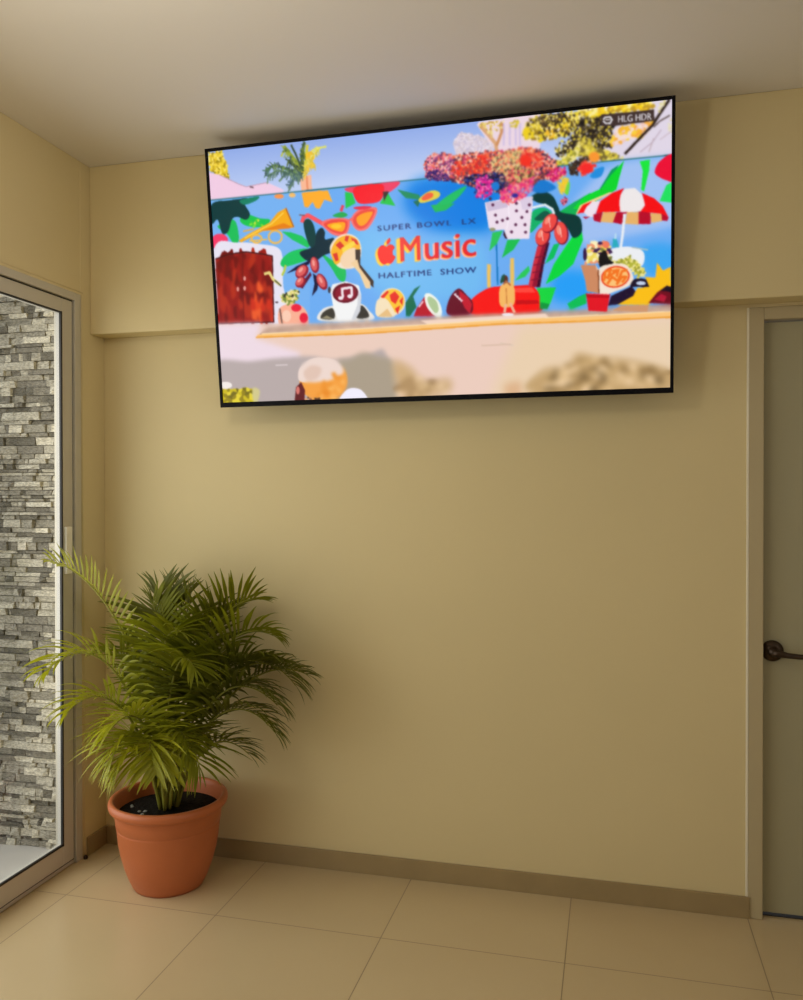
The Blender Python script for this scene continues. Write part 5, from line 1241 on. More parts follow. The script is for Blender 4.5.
    ('poly',(244,48,34),[(724,88.5),(723.7,90.8),(722.7,92.9),(721.3,94.7),(719.3,96.2),(717,97.2),(714.4,97.7),(711.6,97.7),(708.9,97.2),(706.3,96.1),(704,94.7),(702.1,92.9),(700.6,90.7),(699.8,88.5),(699.5,86.1),(699.8,83.8),(700.8,81.7),(702.3,79.9),(704.2,78.5),(706.6,77.5),(709.2,77),(711.9,77),(714.7,77.5),(717.2,78.5),(719.5,80),(721.4,81.8),(722.9,83.9),(723.7,86.2)],0,0),
    ('speck',[(240,130,100),(226,60,80),(110,80,50),(220,200,130),(200,190,100),(60,50,40),(236,90,100)],3.2,[(666.4,101.6),(694.9,99.3),(728.1,109.9),(730.3,132.4),(707.2,135.2),(668.6,126.7)],1,0.9),
    ('speck',[(236,70,120),(246,120,110),(232,50,110),(240,140,150),(220,40,140)],3.2,[(657.9,140.8),(684,133.1),(727.9,122.2),(727.5,147),(709.4,160.4),(675.5,172.5),(657.4,163.4)],1,0.9),
    ('poly',(40,40,150),[(695.5,155.7),(695.3,156.7),(694.8,157.6),(694,158.3),(692.9,159),(691.6,159.4),(690.2,159.6),(688.7,159.6),(687.2,159.3),(685.8,158.9),(684.5,158.2),(683.5,157.4),(682.7,156.5),(682.2,155.5),(682.1,154.5),(682.3,153.5),(682.8,152.6),(683.6,151.8),(684.7,151.2),(686,150.8),(687.4,150.6),(688.9,150.6),(690.4,150.8),(691.8,151.3),(693,151.9),(694.1,152.7),(694.9,153.7),(695.4,154.7)],0,0),
    ('poly',(20,120,210),[(657.3,133.9),(657.1,135.9),(656.4,137.7),(655.3,139.3),(653.9,140.6),(652.2,141.6),(650.3,142.1),(648.4,142.1),(646.4,141.7),(644.6,140.9),(643,139.7),(641.6,138.1),(640.6,136.3),(640,134.3),(639.8,132.3),(640.1,130.3),(640.7,128.5),(641.8,126.8),(643.2,125.5),(644.9,124.6),(646.8,124.1),(648.7,124.1),(650.7,124.5),(652.5,125.3),(654.2,126.5),(655.5,128.1),(656.5,129.9),(657.1,131.9)],0,0),
    ('poly',(20,120,206),[(725,146.8),(743.1,128.6),(770.8,143.5),(768.2,150.7),(742.7,155.8)],1,0),
    ('speck',[(214,30,100),(236,70,150),(180,20,80),(240,110,110)],3.2,[(753.3,122.1),(766.2,108.6),(791.3,108.5),(793.7,123.4),(768.4,138.3)],1,0.9),
    ('speck',[(246,204,40),(236,190,70),(226,210,90)],3.2,[(773.4,136.3),(786.2,122.7),(798.6,133.7),(795.9,160.5),(783.3,161.9)],1,0.9),
    ('poly',(110,215,60),[(790.9,157.6),(797.3,138.5),(801,143.8),(797.1,163.1)],1,0),
    ('speck',[(30,22,24),(50,34,34),(90,70,40)],2.7,[(796.4,104.1),(816.4,96.2),(836.3,88.5),(841.2,98.7),(821.3,111.3),(816.2,128),(801.2,124.1)],1,0.9),
    ('speck',[(242,30,34),(236,60,60),(246,100,60)],3.5,[(816.3,113.3),(831.3,97.7),(853.4,109.6),(846,123.4),(826.1,128.9)],1,1),
    ('poly',(250,150,50),[(860.6,95.7),(860.4,98),(859.6,100.2),(858.3,102.1),(856.5,103.6),(854.5,104.7),(852.2,105.3),(849.8,105.3),(847.4,104.8),(845.1,103.8),(843,102.3),(841.3,100.5),(840,98.3),(839.2,96),(839,93.6),(839.3,91.2),(840.1,89.1),(841.4,87.2),(843.1,85.7),(845.2,84.6),(847.5,84),(849.9,84),(852.3,84.5),(854.6,85.5),(856.6,87),(858.3,88.8),(859.6,91),(860.4,93.3)],0,0),
    ('poly',(246,40,40),[(846.8,116.2),(846.4,118.3),(845.6,120.3),(844.1,122),(842.3,123.4),(840,124.3),(837.5,124.8),(834.8,124.8),(832.2,124.3),(829.7,123.4),(827.4,122),(825.5,120.3),(824.1,118.3),(823.3,116.1),(823,113.9),(823.3,111.8),(824.2,109.8),(825.6,108.1),(827.5,106.8),(829.8,105.8),(832.3,105.3),(834.9,105.3),(837.6,105.8),(840.1,106.8),(842.3,108.2),(844.2,109.9),(845.6,111.9),(846.5,114)],0,0),
    ('poly',(30,140,220),[(841.6,130.3),(851.5,119.1),(868.8,115.8),(863.8,132.4),(849,135.9)],1,0),
    ('speck',[(196,70,110),(110,30,60),(226,110,130)],2.1,[(780.6,174),(790.8,165),(798.3,175.6),(788.1,184.6)],1,0.9),
    ('soften',0.8,[(822.6,0.2),(1000.5,2.2),(999.9,99.8),(821.9,106.5)]),
    ('soften',0.7,[(660.6,2),(862,-0.2),(861.4,144.4),(734.9,170.1),(657.4,163.4)]),
    ('soften',0.7,[(495.9,46),(742.6,3.1),(740.6,156.3),(583.1,154.6)]),
    ('poly',(62,46,44),[(863.7,14.2),(893.9,15.1),(965.7,15.9),(966.2,36.7),(893.3,38.4),(863.7,35.8)],0,0),
    ('line',(215,212,215),3.5,[(867.9,24.3),(871.5,20.3),(881.2,20.4),(884.9,26.1),(881.2,32.4),(872.7,31.9),(867.8,26.6)]),
    ('line',(215,212,215),2.4,[(871.5,24.6),(881.2,25.7)]),
    ('poly',(0,150,90),[(856.3,163.4),(883.5,122.1),(898.1,113.8),(878.5,150.7)],0,0),
    ('poly',(0,214,44),[(806.3,191),(831.4,168.6),(863.7,156.7),(883.4,131.8),(908.3,107.1),(899.3,138.1),(893.2,161.8),(858.7,178.3),(821.3,194.8)],0,0),
    ('poly',(20,230,60),[(938.7,111),(958.4,110),(956.6,131.4),(947.1,170.2),(941.3,166.1),(944.6,130.3)],0,0),
    ('poly',(236,8,52),[(967.6,132.4),(977.5,114.3),(1002.3,104.8),(1002.7,152.4),(989.6,152.4),(972.9,142.5)],1,0),
    ('poly',(30,224,96),[(976.9,191.4),(989.7,162),(1001.5,155.9),(1001.8,196.7)],0,0),
    ('poly',(250,210,150),[(812.4,203.4),(820.9,186.1),(843.4,177.5),(880.9,165.4),(885,166.9),(846.2,182.7),(818,202.5)],0,0),
    ('poly',(246,8,16),[(815.2,202.3),(826.6,186),(844.8,180.4),(834.9,190.1),(828.7,201.2)],0,0),
    ('poly',(238,224,236),[(828.4,200.6),(834.4,190),(844.8,181.5),(860.6,181.2),(854.4,198.6),(847.4,211.1),(837.6,210.3)],0,0),
    ('poly',(246,8,16),[(853,204.9),(857.3,192),(861.5,181.3),(885,167.4),(908.1,160.2),(901,173.8),(898.8,187.3),(900.7,205.5),(865.6,203.2)],0,0),
    ('poly',(238,232,232),[(900.7,205.5),(898.8,187.3),(901.5,172.4),(909.8,161.4),(929.4,162.1),(942.5,174.7),(949,194.3),(943.1,208),(912.5,207.6)],0,0),
    ('poly',(246,8,16),[(939.8,208.8),(949,197),(945.2,180.4),(943,172.6),(966.8,185),(983.1,201.3),(993.9,223.1),(980.5,216)],0,0),
    ('poly',(184,4,40),[(826.4,209.3),(840.4,210.5),(832,214.2)],0,0),
    ('poly',(184,4,40),[(847.4,206.4),(866.1,203.2),(861.3,223.3),(848.2,218.9)],0,0),
    ('poly',(232,178,104),[(867.2,203.3),(893.2,205.5),(886.6,226.4),(861.3,222.2)],0,0),
    ('poly',(184,4,40),[(893.2,206),(913.9,207.2),(903.1,230.5),(886.3,225.3)],0,0),
    ('poly',(232,178,104),[(913.9,207.2),(937.1,209.1),(936.6,233.7),(910.3,230)],0,0),
    ('poly',(184,4,40),[(937.1,207.5),(959.4,212.6),(960.5,234.6),(937.1,232.7)],0,0),
    ('poly',(232,178,104),[(959.4,213.2),(980.5,216),(982.1,230.3),(961.6,232.5)],0,0),
    ('poly',(184,4,40),[(980.5,215.5),(995,224.3),(991.8,231.1),(981.9,229.2)],0,0),
    ('line',(234,238,244),5.1,[(909.2,210.1),(905.6,248.4),(901.4,278.6)]),
    ('poly',(236,238,242),[(873.7,284.9),(884.8,277.3),(918,275.6),(945.5,287.3),(945.5,312.3),(926.3,316.5),(879.2,307.6)],1,0),
    ('line',(180,195,190),2.4,[(923.5,277.4),(955,284.7)]),
    ('poly',(40,170,190),[(884.8,274.5),(886.2,258),(893.2,257.1),(898.1,275.5)],0,0),
    ('poly',(190,225,240),[(889,258.2),(890.4,247.2),(893.2,247.4),(893.2,258.5)],0,0),
    ('speck',[(224,214,100),(180,180,60),(236,226,150),(150,150,50)],4.8,[(886.2,302.5),(920.8,293.8),(940,311.9),(954.3,330.9),(937.3,339.5),(918,315.9),(893.1,311.4)],1,1),
    ('speck',[(244,226,120),(236,214,90),(250,240,190),(60,30,80),(240,150,110),(120,120,60)],6,[(828.8,273.2),(848.6,257.9),(880.7,265.9),(882,296.7),(859.6,306.3),(830,301.4)],1,1),
    ('poly',(240,120,90),[(879.5,268.6),(879.4,270.2),(878.8,271.7),(878,273),(876.8,274),(875.4,274.8),(873.9,275.2),(872.3,275.3),(870.7,275),(869.1,274.3),(867.8,273.4),(866.6,272.1),(865.8,270.7),(865.2,269.1),(865.1,267.5),(865.2,265.9),(865.8,264.4),(866.7,263.1),(867.8,262),(869.2,261.3),(870.7,260.9),(872.3,260.8),(873.9,261.1),(875.5,261.8),(876.8,262.7),(878,264),(878.8,265.4),(879.4,267)],0,0),
    ('poly',(50,20,70),[(834.1,284.8),(834,287.6),(833.7,290.3),(833.2,292.6),(832.6,294.6),(831.8,296.1),(831,296.9),(830.1,297.2),(829.2,296.8),(828.4,295.8),(827.6,294.2),(827,292.2),(826.6,289.8),(826.3,287.1),(826.2,284.2),(826.3,281.4),(826.6,278.8),(827.1,276.4),(827.8,274.5),(828.5,273),(829.3,272.2),(830.2,271.9),(831.1,272.3),(831.9,273.3),(832.7,274.8),(833.3,276.9),(833.7,279.3),(834,282)],0,0),
    ('poly',(22,18,20),[(858.3,290.8),(870.9,279.1),(877.8,296.4),(887.5,305.4),(873.6,310.1),(861,313.4)],1,0),
    ('poly',(244,228,212),[(858.1,317.4),(882,307.8),(912.5,311.4),(926.3,336),(920.8,351),(893,361.9),(860.8,366.1)],1,0),
    ('poly',(30,14,46),[(876.2,390.6),(882.4,371.1),(923.6,354),(938,375.9),(898.6,389.1)],0,0),
    ('poly',(26,16,40),[(920.8,355.2),(929.1,340.4),(952.5,343.3),(962.7,362.1),(940.1,356.5)],1,0),
    ('poly',(200,215,240),[(950.8,350.2),(950.6,351),(949.9,351.8),(948.8,352.5),(947.3,353),(945.6,353.3),(943.6,353.5),(941.5,353.5),(939.4,353.2),(937.4,352.8),(935.7,352.2),(934.2,351.5),(933.1,350.7),(932.4,349.8),(932.1,349),(932.4,348.1),(933.1,347.3),(934.2,346.6),(935.7,346.1),(937.4,345.8),(939.4,345.6),(941.5,345.6),(943.6,345.9),(945.5,346.3),(947.3,346.9),(948.8,347.6),(949.9,348.4),(950.6,349.3)],0,0),
    ('poly',(236,74,34),[(919.3,330.5),(919.4,335.4),(918.1,340.2),(915.4,344.7),(911.5,348.7),(906.6,351.9),(900.8,354.2),(894.6,355.5),(888.1,355.7),(881.8,354.7),(875.9,352.8),(870.8,349.8),(866.6,346),(863.7,341.6),(862.2,336.9),(862.1,331.9),(863.4,327),(866.1,322.5),(870.1,318.6),(875.1,315.4),(880.8,313.1),(887.1,311.9),(893.5,311.7),(899.8,312.7),(905.6,314.7),(910.7,317.6),(914.8,321.4),(917.7,325.7)],0,0),
    ('poly',(252,196,120),[(916,330.9),(916.1,335),(914.9,339.1),(912.5,342.9),(909,346.3),(904.6,349),(899.5,351),(894,352.1),(888.3,352.3),(882.7,351.5),(877.5,349.9),(873,347.4),(869.4,344.2),(866.8,340.5),(865.5,336.5),(865.4,332.3),(866.6,328.2),(869.1,324.3),(872.6,321),(877,318.2),(882.1,316.3),(887.7,315.2),(893.4,315.1),(898.9,315.9),(904.1,317.5),(908.5,320),(912.1,323.2),(914.6,326.8)],0,0),
    ('line',(244,116,34),5.1,[(867.9,340.6),(870.8,321.1),(881.9,319),(876.3,332.7),(893.1,322.6)]),
    ('line',(244,116,34),5.1,[(874.9,346.7),(884.7,333.3),(895.8,342.4),(904.2,323.3),(915.3,321.3)]),
    ('line',(244,116,34),5.1,[(884.7,322),(897.2,320.1),(893.1,333.8)]),
    ('line',(244,116,34),5.1,[(893,349.2),(904.2,334.5),(912.5,335.1),(904.2,345.8)]),
    ('line',(244,116,34),5.1,[(869.3,332.2),(879.1,335.7)]),
    ('poly',(206,138,98),[(821.5,305.3),(851.2,307.4),(859.5,321.7),(858.2,364.3),(833.4,358.8),(830.7,338.2)],0,0),
    ('poly',(236,190,160),[(851.2,307.4),(860.1,320.4),(858.4,334.3)],0,0),
    ('poly',(250,190,22),[(894.7,389.7),(926.4,373.8),(934.1,358.9),(958,357.6),(949.7,337.5),(969.7,340.3),(972.8,310.8),(984.3,327.4),(999.4,321),(999.7,360.2),(978.5,372.8),(956.7,393.9)],0,0),
    ('poly',(112,10,30),[(956.2,389.9),(973.1,369.7),(992.1,357),(999.7,363),(999.9,395)],0,0),
    ('poly',(180,24,54),[(967.7,383.3),(981.3,373),(992.2,379.2),(986.8,389.5)],0,0),
    ('poly',(24,12,30),[(978.5,367.2),(992.1,357.5),(999.7,360.2),(999.7,371.3),(989.4,367.9)],0,0),
    ('poly',(6,190,84),[(793.8,381.5),(816.8,368.6),(831.7,363.2),(832.7,383.8),(799.5,394.7)],0,0),
    ('poly',(236,205,190),[(-47,379.6),(-1.4,382),(247.8,393),(353.1,394.3),(620.9,393),(819.9,396.4),(1018.3,395.4),(1020.2,630.9),(-62.9,602.4)],0,0),
    ('poly',(238,218,228),[(-47,379.6),(108,385.6),(91.2,418.6),(196.7,455.1),(188.5,609),(-62.9,602.4)],0,6),
    ('poly',(234,208,176),[(695,421.1),(1018.5,422.2),(1020.2,630.9),(605,620)],0,14),
    ('poly',(190,156,138),[(122.2,395.3),(247.8,393),(353.1,394.3),(620.9,393),(819.9,396.4),(1018.3,395.4),(1018.4,410.3),(819.8,409.2),(652.8,406.3),(352.6,407.4),(96.6,412)],0,0),
    ('speck',[(196,164,146),(172,140,124),(212,180,160),(226,190,160)],6.5,[(139.3,396.2),(247.7,394.1),(620.8,394),(999,397.2),(999,407.2),(652.8,404.2),(364.2,405.8),(126.3,409)],0.3,0.5),
    ('soften',5.4,[(107.8,390.1),(620.9,389.8),(1010.6,393.9),(1010.7,411.8),(652.7,408.4),(106.4,412.5)]),
    ('poly',(244,214,196),[(478,398.9),(747.8,399.1),(758,410),(652.7,410.5),(500,410.8)],0,1),
    ('poly',(252,196,120),[(96.7,409.8),(352.4,410.6),(652.7,407.3),(819.8,410.3),(1018.4,410.3),(1018.5,422.2),(819.7,421.5),(652.5,417.8),(352,421.6),(91.3,417.4)],0,0),
    ('line',(236,158,54),3.5,[(91.4,416.3),(352,420.5),(652.6,415.9),(819.7,419.5),(1003,420.6)]),
    ('line',(250,222,170),2.2,[(106.6,409.2),(352.5,409.6),(652.7,407.3),(1002.9,409.4)]),
    ('poly',(246,184,100),[(652.4,345.3),(662,331.5),(676.7,332.4),(684.9,347.4),(681.4,378.1),(654.7,378.7)],1,0),
    ('line',(200,120,60),2.1,[(666.8,342.1),(667.9,375.3)]),
    ('line',(240,180,150),5.6,[(665.4,375.1),(662.5,392.4)]),
    ('line',(240,180,150),5.6,[(674.7,373.6),(683.7,393.6)]),
    ('poly',(90,46,36),[(671.4,324.3),(671.2,326.1),(670.7,327.8),(670,329.3),(669.1,330.5),(667.9,331.5),(666.7,332),(665.3,332.1),(664,331.8),(662.8,331.1),(661.7,330.1),(660.8,328.7),(660.1,327.1),(659.7,325.3),(659.6,323.5),(659.8,321.7),(660.2,320),(661,318.4),(661.9,317.2),(663.1,316.3),(664.3,315.8),(665.6,315.7),(667,315.9),(668.2,316.6),(669.3,317.7),(670.2,319.1),(670.9,320.7),(671.3,322.4)],0,0),
    ('poly',(30,80,60),[(654.4,331),(658,316.8),(664.4,313.9),(662.1,327.4)],1,0),
    ('line',(176,104,70),3.4,[(661.1,334.3),(667.1,327.7),(676.6,337)]),
    ('poly',(240,232,236),[(681.9,397.7),(681.6,398.4),(680.6,399),(679.1,399.6),(677.1,400),(674.7,400.3),(672,400.4),(669.2,400.3),(666.3,400),(663.7,399.6),(661.3,399.1),(659.3,398.5),(657.7,397.8),(656.8,397),(656.5,396.2),(656.8,395.5),(657.8,394.9),(659.3,394.3),(661.4,393.9),(663.8,393.6),(666.5,393.6),(669.3,393.6),(672.1,393.9),(674.8,394.3),(677.2,394.8),(679.2,395.4),(680.7,396.2),(681.6,396.9)],0,0),
    ('poly',(226,20,36),[(831.7,362.6),(880.7,367.4),(873.9,402.6),(836.6,398.8)],0,0),
    ('poly',(190,6,26),[(831.7,362.6),(880.7,367.4),(879,375.2),(832.7,371.2)],0,0),
    ('line',(250,90,100),1.5,[(833.9,363.9),(879,368.1)]),
    ('line',(120,60,30),2.4,[(856.7,317.3),(858,364.3)]),
    ('poly',(206,150,110),[(884.6,401),(901.4,392),(956.7,393.9),(954,407.8)],0,0),
    ('poly',(184,170,168),[(-17.7,470.3),(72.8,469.6),(137.1,465.6),(219.3,464.8),(266.4,473.9),(304.2,472.9),(332.3,469.8),(361.7,465.8),(397.1,463.9),(392.7,578),(-24.4,567.4)],1,5),
    ('poly',(172,158,138),[(284.4,483.5),(314.8,474.4),(345,462.6),(379,471.2),(415,484.3),(418.3,526.3),(414.5,563.6),(280.5,566.3)],1,6),
    ('poly',(206,172,126),[(415,484.3),(455.4,499.9),(469.2,519),(497.5,529.3),(540.1,527.2),(539.4,553.9),(486.9,562.3),(429.3,557.1)],1,8),
    ('speck',[(180,146,102),(216,184,136),(160,128,90),(232,200,160)],15.6,[(419.6,489.2),(460,504.7),(478.4,528.6),(540,530.9),(537,556.1),(477.4,561),(417.1,559)],0.6,0.5),
    ('poly',(222,180,140),[(660.1,544.5),(693.4,538.9),(693,563.7),(664.3,565)],1,8),
    ('poly',(196,162,112),[(712.2,560.5),(741.3,516.5),(792.8,509.3),(813.9,484.5),(857.3,495.8),(911.7,501.4),(996.2,526.9),(998.6,561.2),(911.7,565.1)],1,6),
    ('speck',[(150,120,76),(128,104,68),(190,156,104),(220,186,136),(170,138,92),(236,204,160)],16.5,[(740.7,559.1),(755.3,526.5),(813.8,486.9),(861.9,499.2),(911.7,507.3),(991.8,529),(994.2,556.5),(911.7,558.1),(838.7,564.9)],0.5,0.8),
    ('line',(224,200,180),3.4,[(651.8,455.9),(680.4,462)]),
    ('line',(220,190,170),3.2,[(611.5,459),(675.3,459.7)]),
    ('line',(214,200,200),3,[(136.2,481.4),(165.4,481.3)]),
    ('soften',6.8,[(707.4,567.5),(736.7,506.9),(813.9,479.9),(911.7,491.3),(997,517.8),(997.3,568.1),(911.7,569.7)]),
    ('soften',6,[(407.7,484),(460.5,490.9),(483.5,519.5),(549.6,522.1),(543.8,563.2),(409.5,565.8)]),
    ('poly',(246,162,66),[(307.1,526.6),(303.9,537.4),(298.1,547.2),(289.8,555.7),(279.6,562.4),(267.8,566.9),(255,569),(242,568.5),(229.3,565.6),(217.7,560.3),(207.7,552.8),(199.7,543.7),(194.4,533.3),(191.8,522.1),(192.2,510.8),(195.5,499.9),(201.6,490),(210,481.6),(220.5,475.1),(232.3,470.7),(245.1,468.8),(258,469.4),(270.5,472.5),(281.9,477.8),(291.8,485.2),(299.5,494.2),(304.8,504.5),(307.4,515.4)],0,0),
    ('poly',(238,216,206),[(191.5,517.4),(193.9,490.5),(219,471.4),(252.5,468.9),(285.1,478.7),(298.1,503.7),(264.2,520.2),(216.3,522.9)],1,0),
    ('poly',(226,196,180),[(203.1,499.9),(223.1,485),(246.5,492.7),(235.9,514.6),(211.8,518.2)],1,0),
    ('speck',[(240,150,50),(250,180,90),(236,140,40)],11.2,[(244.8,528.4),(284.2,498.7),(306.7,521.8),(286,561.2),(233.7,559.5)],1,0.5),
    ('soften',3.4,[(194.9,472.6),(308.6,477.5),(304.7,566.3),(214.2,563.4)]),
    ('poly',(98,28,30),[(177.7,566.8),(183,532.9),(196.2,521.2),(204.8,540.5),(201.4,568.4)],0,0),
    ('poly',(220,120,110),[(191.8,540),(191.6,542),(191.2,543.9),(190.5,545.6),(189.8,547),(188.9,548.1),(187.9,548.7),(187,548.9),(186,548.7),(185.1,548),(184.4,546.9),(183.7,545.4),(183.3,543.7),(183.1,541.7),(183.1,539.7),(183.3,537.7),(183.7,535.8),(184.3,534.1),(185.1,532.7),(186,531.7),(186.9,531),(187.9,530.9),(188.9,531.1),(189.8,531.8),(190.5,532.9),(191.1,534.4),(191.6,536.1),(191.8,538)],0,0),
    ('speck',[(150,90,60),(90,60,40),(230,170,120)],6,[(209.9,554.2),(243.2,559.8),(238,569.6),(204.3,568.5)],1,0.7),
    ('poly',(242,238,252),[(285.5,572.4),(305.8,541.8),(338.4,544.3),(351.2,574.5)],1,0),
    ('poly',(200,178,20),[(-11.6,530.6),(76.9,532.4),(77.8,565.9),(-13.9,563.1)],0,0),
    ('speck',[(206,186,24),(150,132,14),(230,210,50),(120,108,14)],8.6,[(-11.6,530.6),(76.9,532.4),(77.8,565.9),(-13.9,563.1)],1,1),
    ('poly',(244,236,230),[(25.4,522.7),(24.8,524.5),(23.5,526.2),(21.5,527.7),(18.9,529),(15.7,529.8),(12.3,530.3),(8.7,530.4),(5.1,530.1),(1.7,529.3),(-1.3,528.2),(-3.8,526.8),(-5.6,525.2),(-6.7,523.4),(-7,521.5),(-6.4,519.7),(-5.1,518),(-3.1,516.5),(-0.4,515.3),(2.7,514.4),(6.2,513.9),(9.8,513.8),(13.4,514.2),(16.7,514.9),(19.7,516),(22.2,517.4),(24,519),(25.1,520.8)],0,0),
    ('poly',(210,200,140),[(76.4,531.4),(93.5,536.6),(87,561.6),(76.1,561.3)],1,2),
]

run_ops(PICTURE)
INK = (24, 48, 110)
for dx in (-0.35, 0, 0.35):
    text('SUPER BOWL  LX', INK, 390, 605, 203.5, 204.5, 11.0, 0, 1.25, (dx, 0))
    text('HALFTIME  SHOW', INK, 389, 604, 304.2, 305.6, 12.0, 0, 1.15, (dx, 0))
for sh in ((-6, 3.5), (-4.5, 2.6), (-3, 1.7), (-1.5, 0.8)):
    for dx in (-1.2, 0, 1.2):
        text('M', (255, 205, 60), 438, 485, 271.5, 271, 52, 0, 1.0, (sh[0] + dx, sh[1]))
    for dx in (-1.6, 1.6):
        text('usic', (250, 186, 190), 494, 605, 270.8, 270.2, 52, 0, 1.0, (sh[0] * .6 + dx, sh[1]))
    apple(408.5, 249, 0.50, (255, 205, 60), sh)
for dx in (-1, 1):
    text('usic', (255, 170, 60), 496, 605, 271.5, 270.9, 52, 0, 1.0, (-2.2 + dx, 1.2))
for dx in (-0.9, 0, 0.9):
    text('M', (238, 44, 38), 440, 483, 271.5, 271, 52, 0, 1.0, (dx, 0))
    text('usic', (232, 34, 44), 495, 604, 270.8, 270.2, 52, 0, 1.0, (dx, 0))
apple(408.5, 249, 0.50, (250, 24, 18))
for dx in (-0.3, 0.3):
    text('HLG HDR', (226, 222, 226), 897, 961, 32.8, 34.2, 13.0, 0, 1.0, (dx, 0))
small = canvas.reshape(GY, 2, GX, 2, 3).mean((1, 3))
small = np.stack([blur(small[..., c].astype(np.float64), 1) for c in range(3)], -1) * 0.35 + small * 0.65

# ------------------------------------------------------------------ television
TVW, TVH = 1.67, 1.67 / 1.743
tv = empty('television', (1.437, -0.187, 2.287), 'large flat black television mounted high on the wall showing a colourful mural', 'television')
tv.rotation_mode = 'QUATERNION'
tv.rotation_quaternion = (Matrix.Rotation(0.0096, 3, 'Z') @ Matrix.Rotation(0.1239, 3, 'X') @ Matrix.Rotation(-0.0047, 3, 'Y')).to_quaternion()
W2, H2 = TVW / 2, TVH / 2
BX, BT, BBT = 0.011, 0.011, 0.019
bm = bmesh.new()
box(bm, -W2, -W2 + BX, -0.006, 0.020, -H2, H2)
box(bm, W2 - BX, W2, -0.006, 0.020, -H2, H2)
box(bm, -W2 + BX, W2 - BX, -0.006, 0.020, H2 - BT, H2)
box(bm, -W2 + BX, W2 - BX, -0.006, 0.020, -H2, -H2 + BBT)
obj('bezel', bm, M_BLACK, tv, 0.0015)
bm = bmesh.new()
box(bm, -W2 + 0.002, W2 - 0.002, 0.004, 0.030, -H2 + 0.002, H2 - 0.002)
box(bm, -W2 * 0.72, W2 * 0.72, 0.030, 0.062, -H2 * 0.88, H2 * 0.30)
obj('back_panel', bm, M_BLACK, tv, 0.004)

# screen: a fine mesh whose corners carry the picture
x0, x1, z1, z0 = -W2 + BX - 0.001, W2 - BX + 0.001, H2 - BT + 0.001, -H2 + BBT - 0.001
gx = np.linspace(x0, x1, GX + 1)
gz = np.linspace(z1, z0, GY + 1)
co = np.zeros(((GY + 1) * (GX + 1), 3), np.float32)
co[:, 0] = np.tile(gx, GY + 1)
co[:, 2] = np.repeat(gz, GX + 1)
i = np.arange(GY)[:, None] * (GX + 1) + np.arange(GX)[None]
quads = np.stack([i, i + GX + 1, i + GX + 2, i + 1], -1).reshape(-1, 4)
me = bpy.data.meshes.new('screen')
me.vertices.add(len(co))
me.vertices.foreach_set('co', co.ravel())
me.loops.add(quads.size)
me.loops.foreach_set('vertex_index', quads.ravel().astype(np.int32))
me.polygons.add(len(quads))
me.polygons.foreach_set('loop_start', np.arange(0, quads.size, 4, dtype=np.int32))
me.polygons.foreach_set('loop_total', np.full(len(quads), 4, np.int32))
me.update(calc_edges=True)
pad = np.pad(small, ((1, 1), (1, 1), (0, 0)), 'edge')
vert = (pad[:-1, :-1] + pad[1:, :-1] + pad[:-1, 1:] + pad[1:, 1:]) / 4
lin = np.where(vert <= 0.04045, vert / 12.92, ((vert + 0.055) / 1.055) ** 2.4)
rgba = np.ones((len(co), 4), np.float32)
rgba[:, :3] = lin.reshape(-1, 3)
ca = me.color_attributes.new('picture', 'FLOAT_COLOR', 'POINT')
ca.data.foreach_set('color', rgba.ravel())
m = bpy.data.materials.new('lit_screen')
m.use_nodes = True
nt = m.node_tree
b = nt.nodes['Principled BSDF']
b.inputs['Base Color'].default_value = (0.005, 0.005, 0.006, 1)
b.inputs['Roughness'].default_value = 0.3
b.inputs['Specular IOR Level'].default_value = 0.2
at = nt.nodes.new('ShaderNodeAttribute')
at.attribute_name = 'picture'
nt.links.new(at.outputs['Color'], b.inputs['Emission Color'])
b.inputs['Emission Strength'].default_value = SCREEN_STRENGTH
me.materials.append(m)
screen = bpy.data.objects.new('screen', me)
COL.objects.link(screen)
screen.parent = tv
screen['label'] = 'lit screen showing a mural with lettering'

# mount between the set and the beam: wall plate (on the beam), two rails on the back, arms
mount = empty('wall_mount', (0, 0, 0))
mount.parent = tv
inv = (Matrix.Translation(tv.location) @ tv.rotation_quaternion.to_matrix().to_4x4()).inverted()
bm = bmesh.new()
box(bm, 1.437 - 0.36, 1.437 + 0.36, -BEAM_D - 0.012, -BEAM_D + 0.0, 2.22, 2.42)
bmesh.ops.transform(bm, matrix=inv, verts=bm.verts)
obj('wall_plate', bm, M_BLACKMETAL, mount, 0.002)
for sx in (-0.28, 0.28):
    bm = bmesh.new()
    box(bm, sx - 0.02, sx + 0.02, 0.030, 0.074, -0.30, 0.28)
    obj('rail', bm, M_BLACKMETAL, mount, 0.002)

# ------------------------------------------------------------------ potted palm
POT = Vector((0.444, -0.256, 0.0))
palm = empty('potted_palm', POT, 'green feathery palm in an orange terracotta pot beside the glass door', 'potted plant')
bm = bmesh.new()
lathe(bm, [(0.0, 0.004), (0.108, 0.004), (0.116, 0.0), (0.128, 0.0), (0.134, 0.010), (0.150, 0.045), (0.164, 0.085), (0.176, 0.130), (0.184, 0.175),
           (0.1895, 0.226), (0.1905, 0.231), (0.1885, 0.234), (0.1920, 0.238), (0.1955, 0.270), (0.1970, 0.288), (0.2000, 0.293), (0.2095, 0.297), (0.2165, 0.303),
           (0.2195, 0.311), (0.2195, 0.319), (0.2165, 0.328), (0.2105, 0.333), (0.203, 0.333), (0.198, 0.327), (0.195, 0.312),
           (0.188, 0.270), (0.182, 0.240)], 96)
obj('pot', bm, M_TERRA, palm, smooth=True)
bm = bmesh.new()
prof = [(0.1885, 0.277), (0.17, 0.281), (0.12, 0.289), (0.06, 0.297), (0.0, 0.299)]
lathe(bm, prof, 48)
obj('soil', bm, M_SOIL, palm, smooth=True)
rp = random.Random(3)
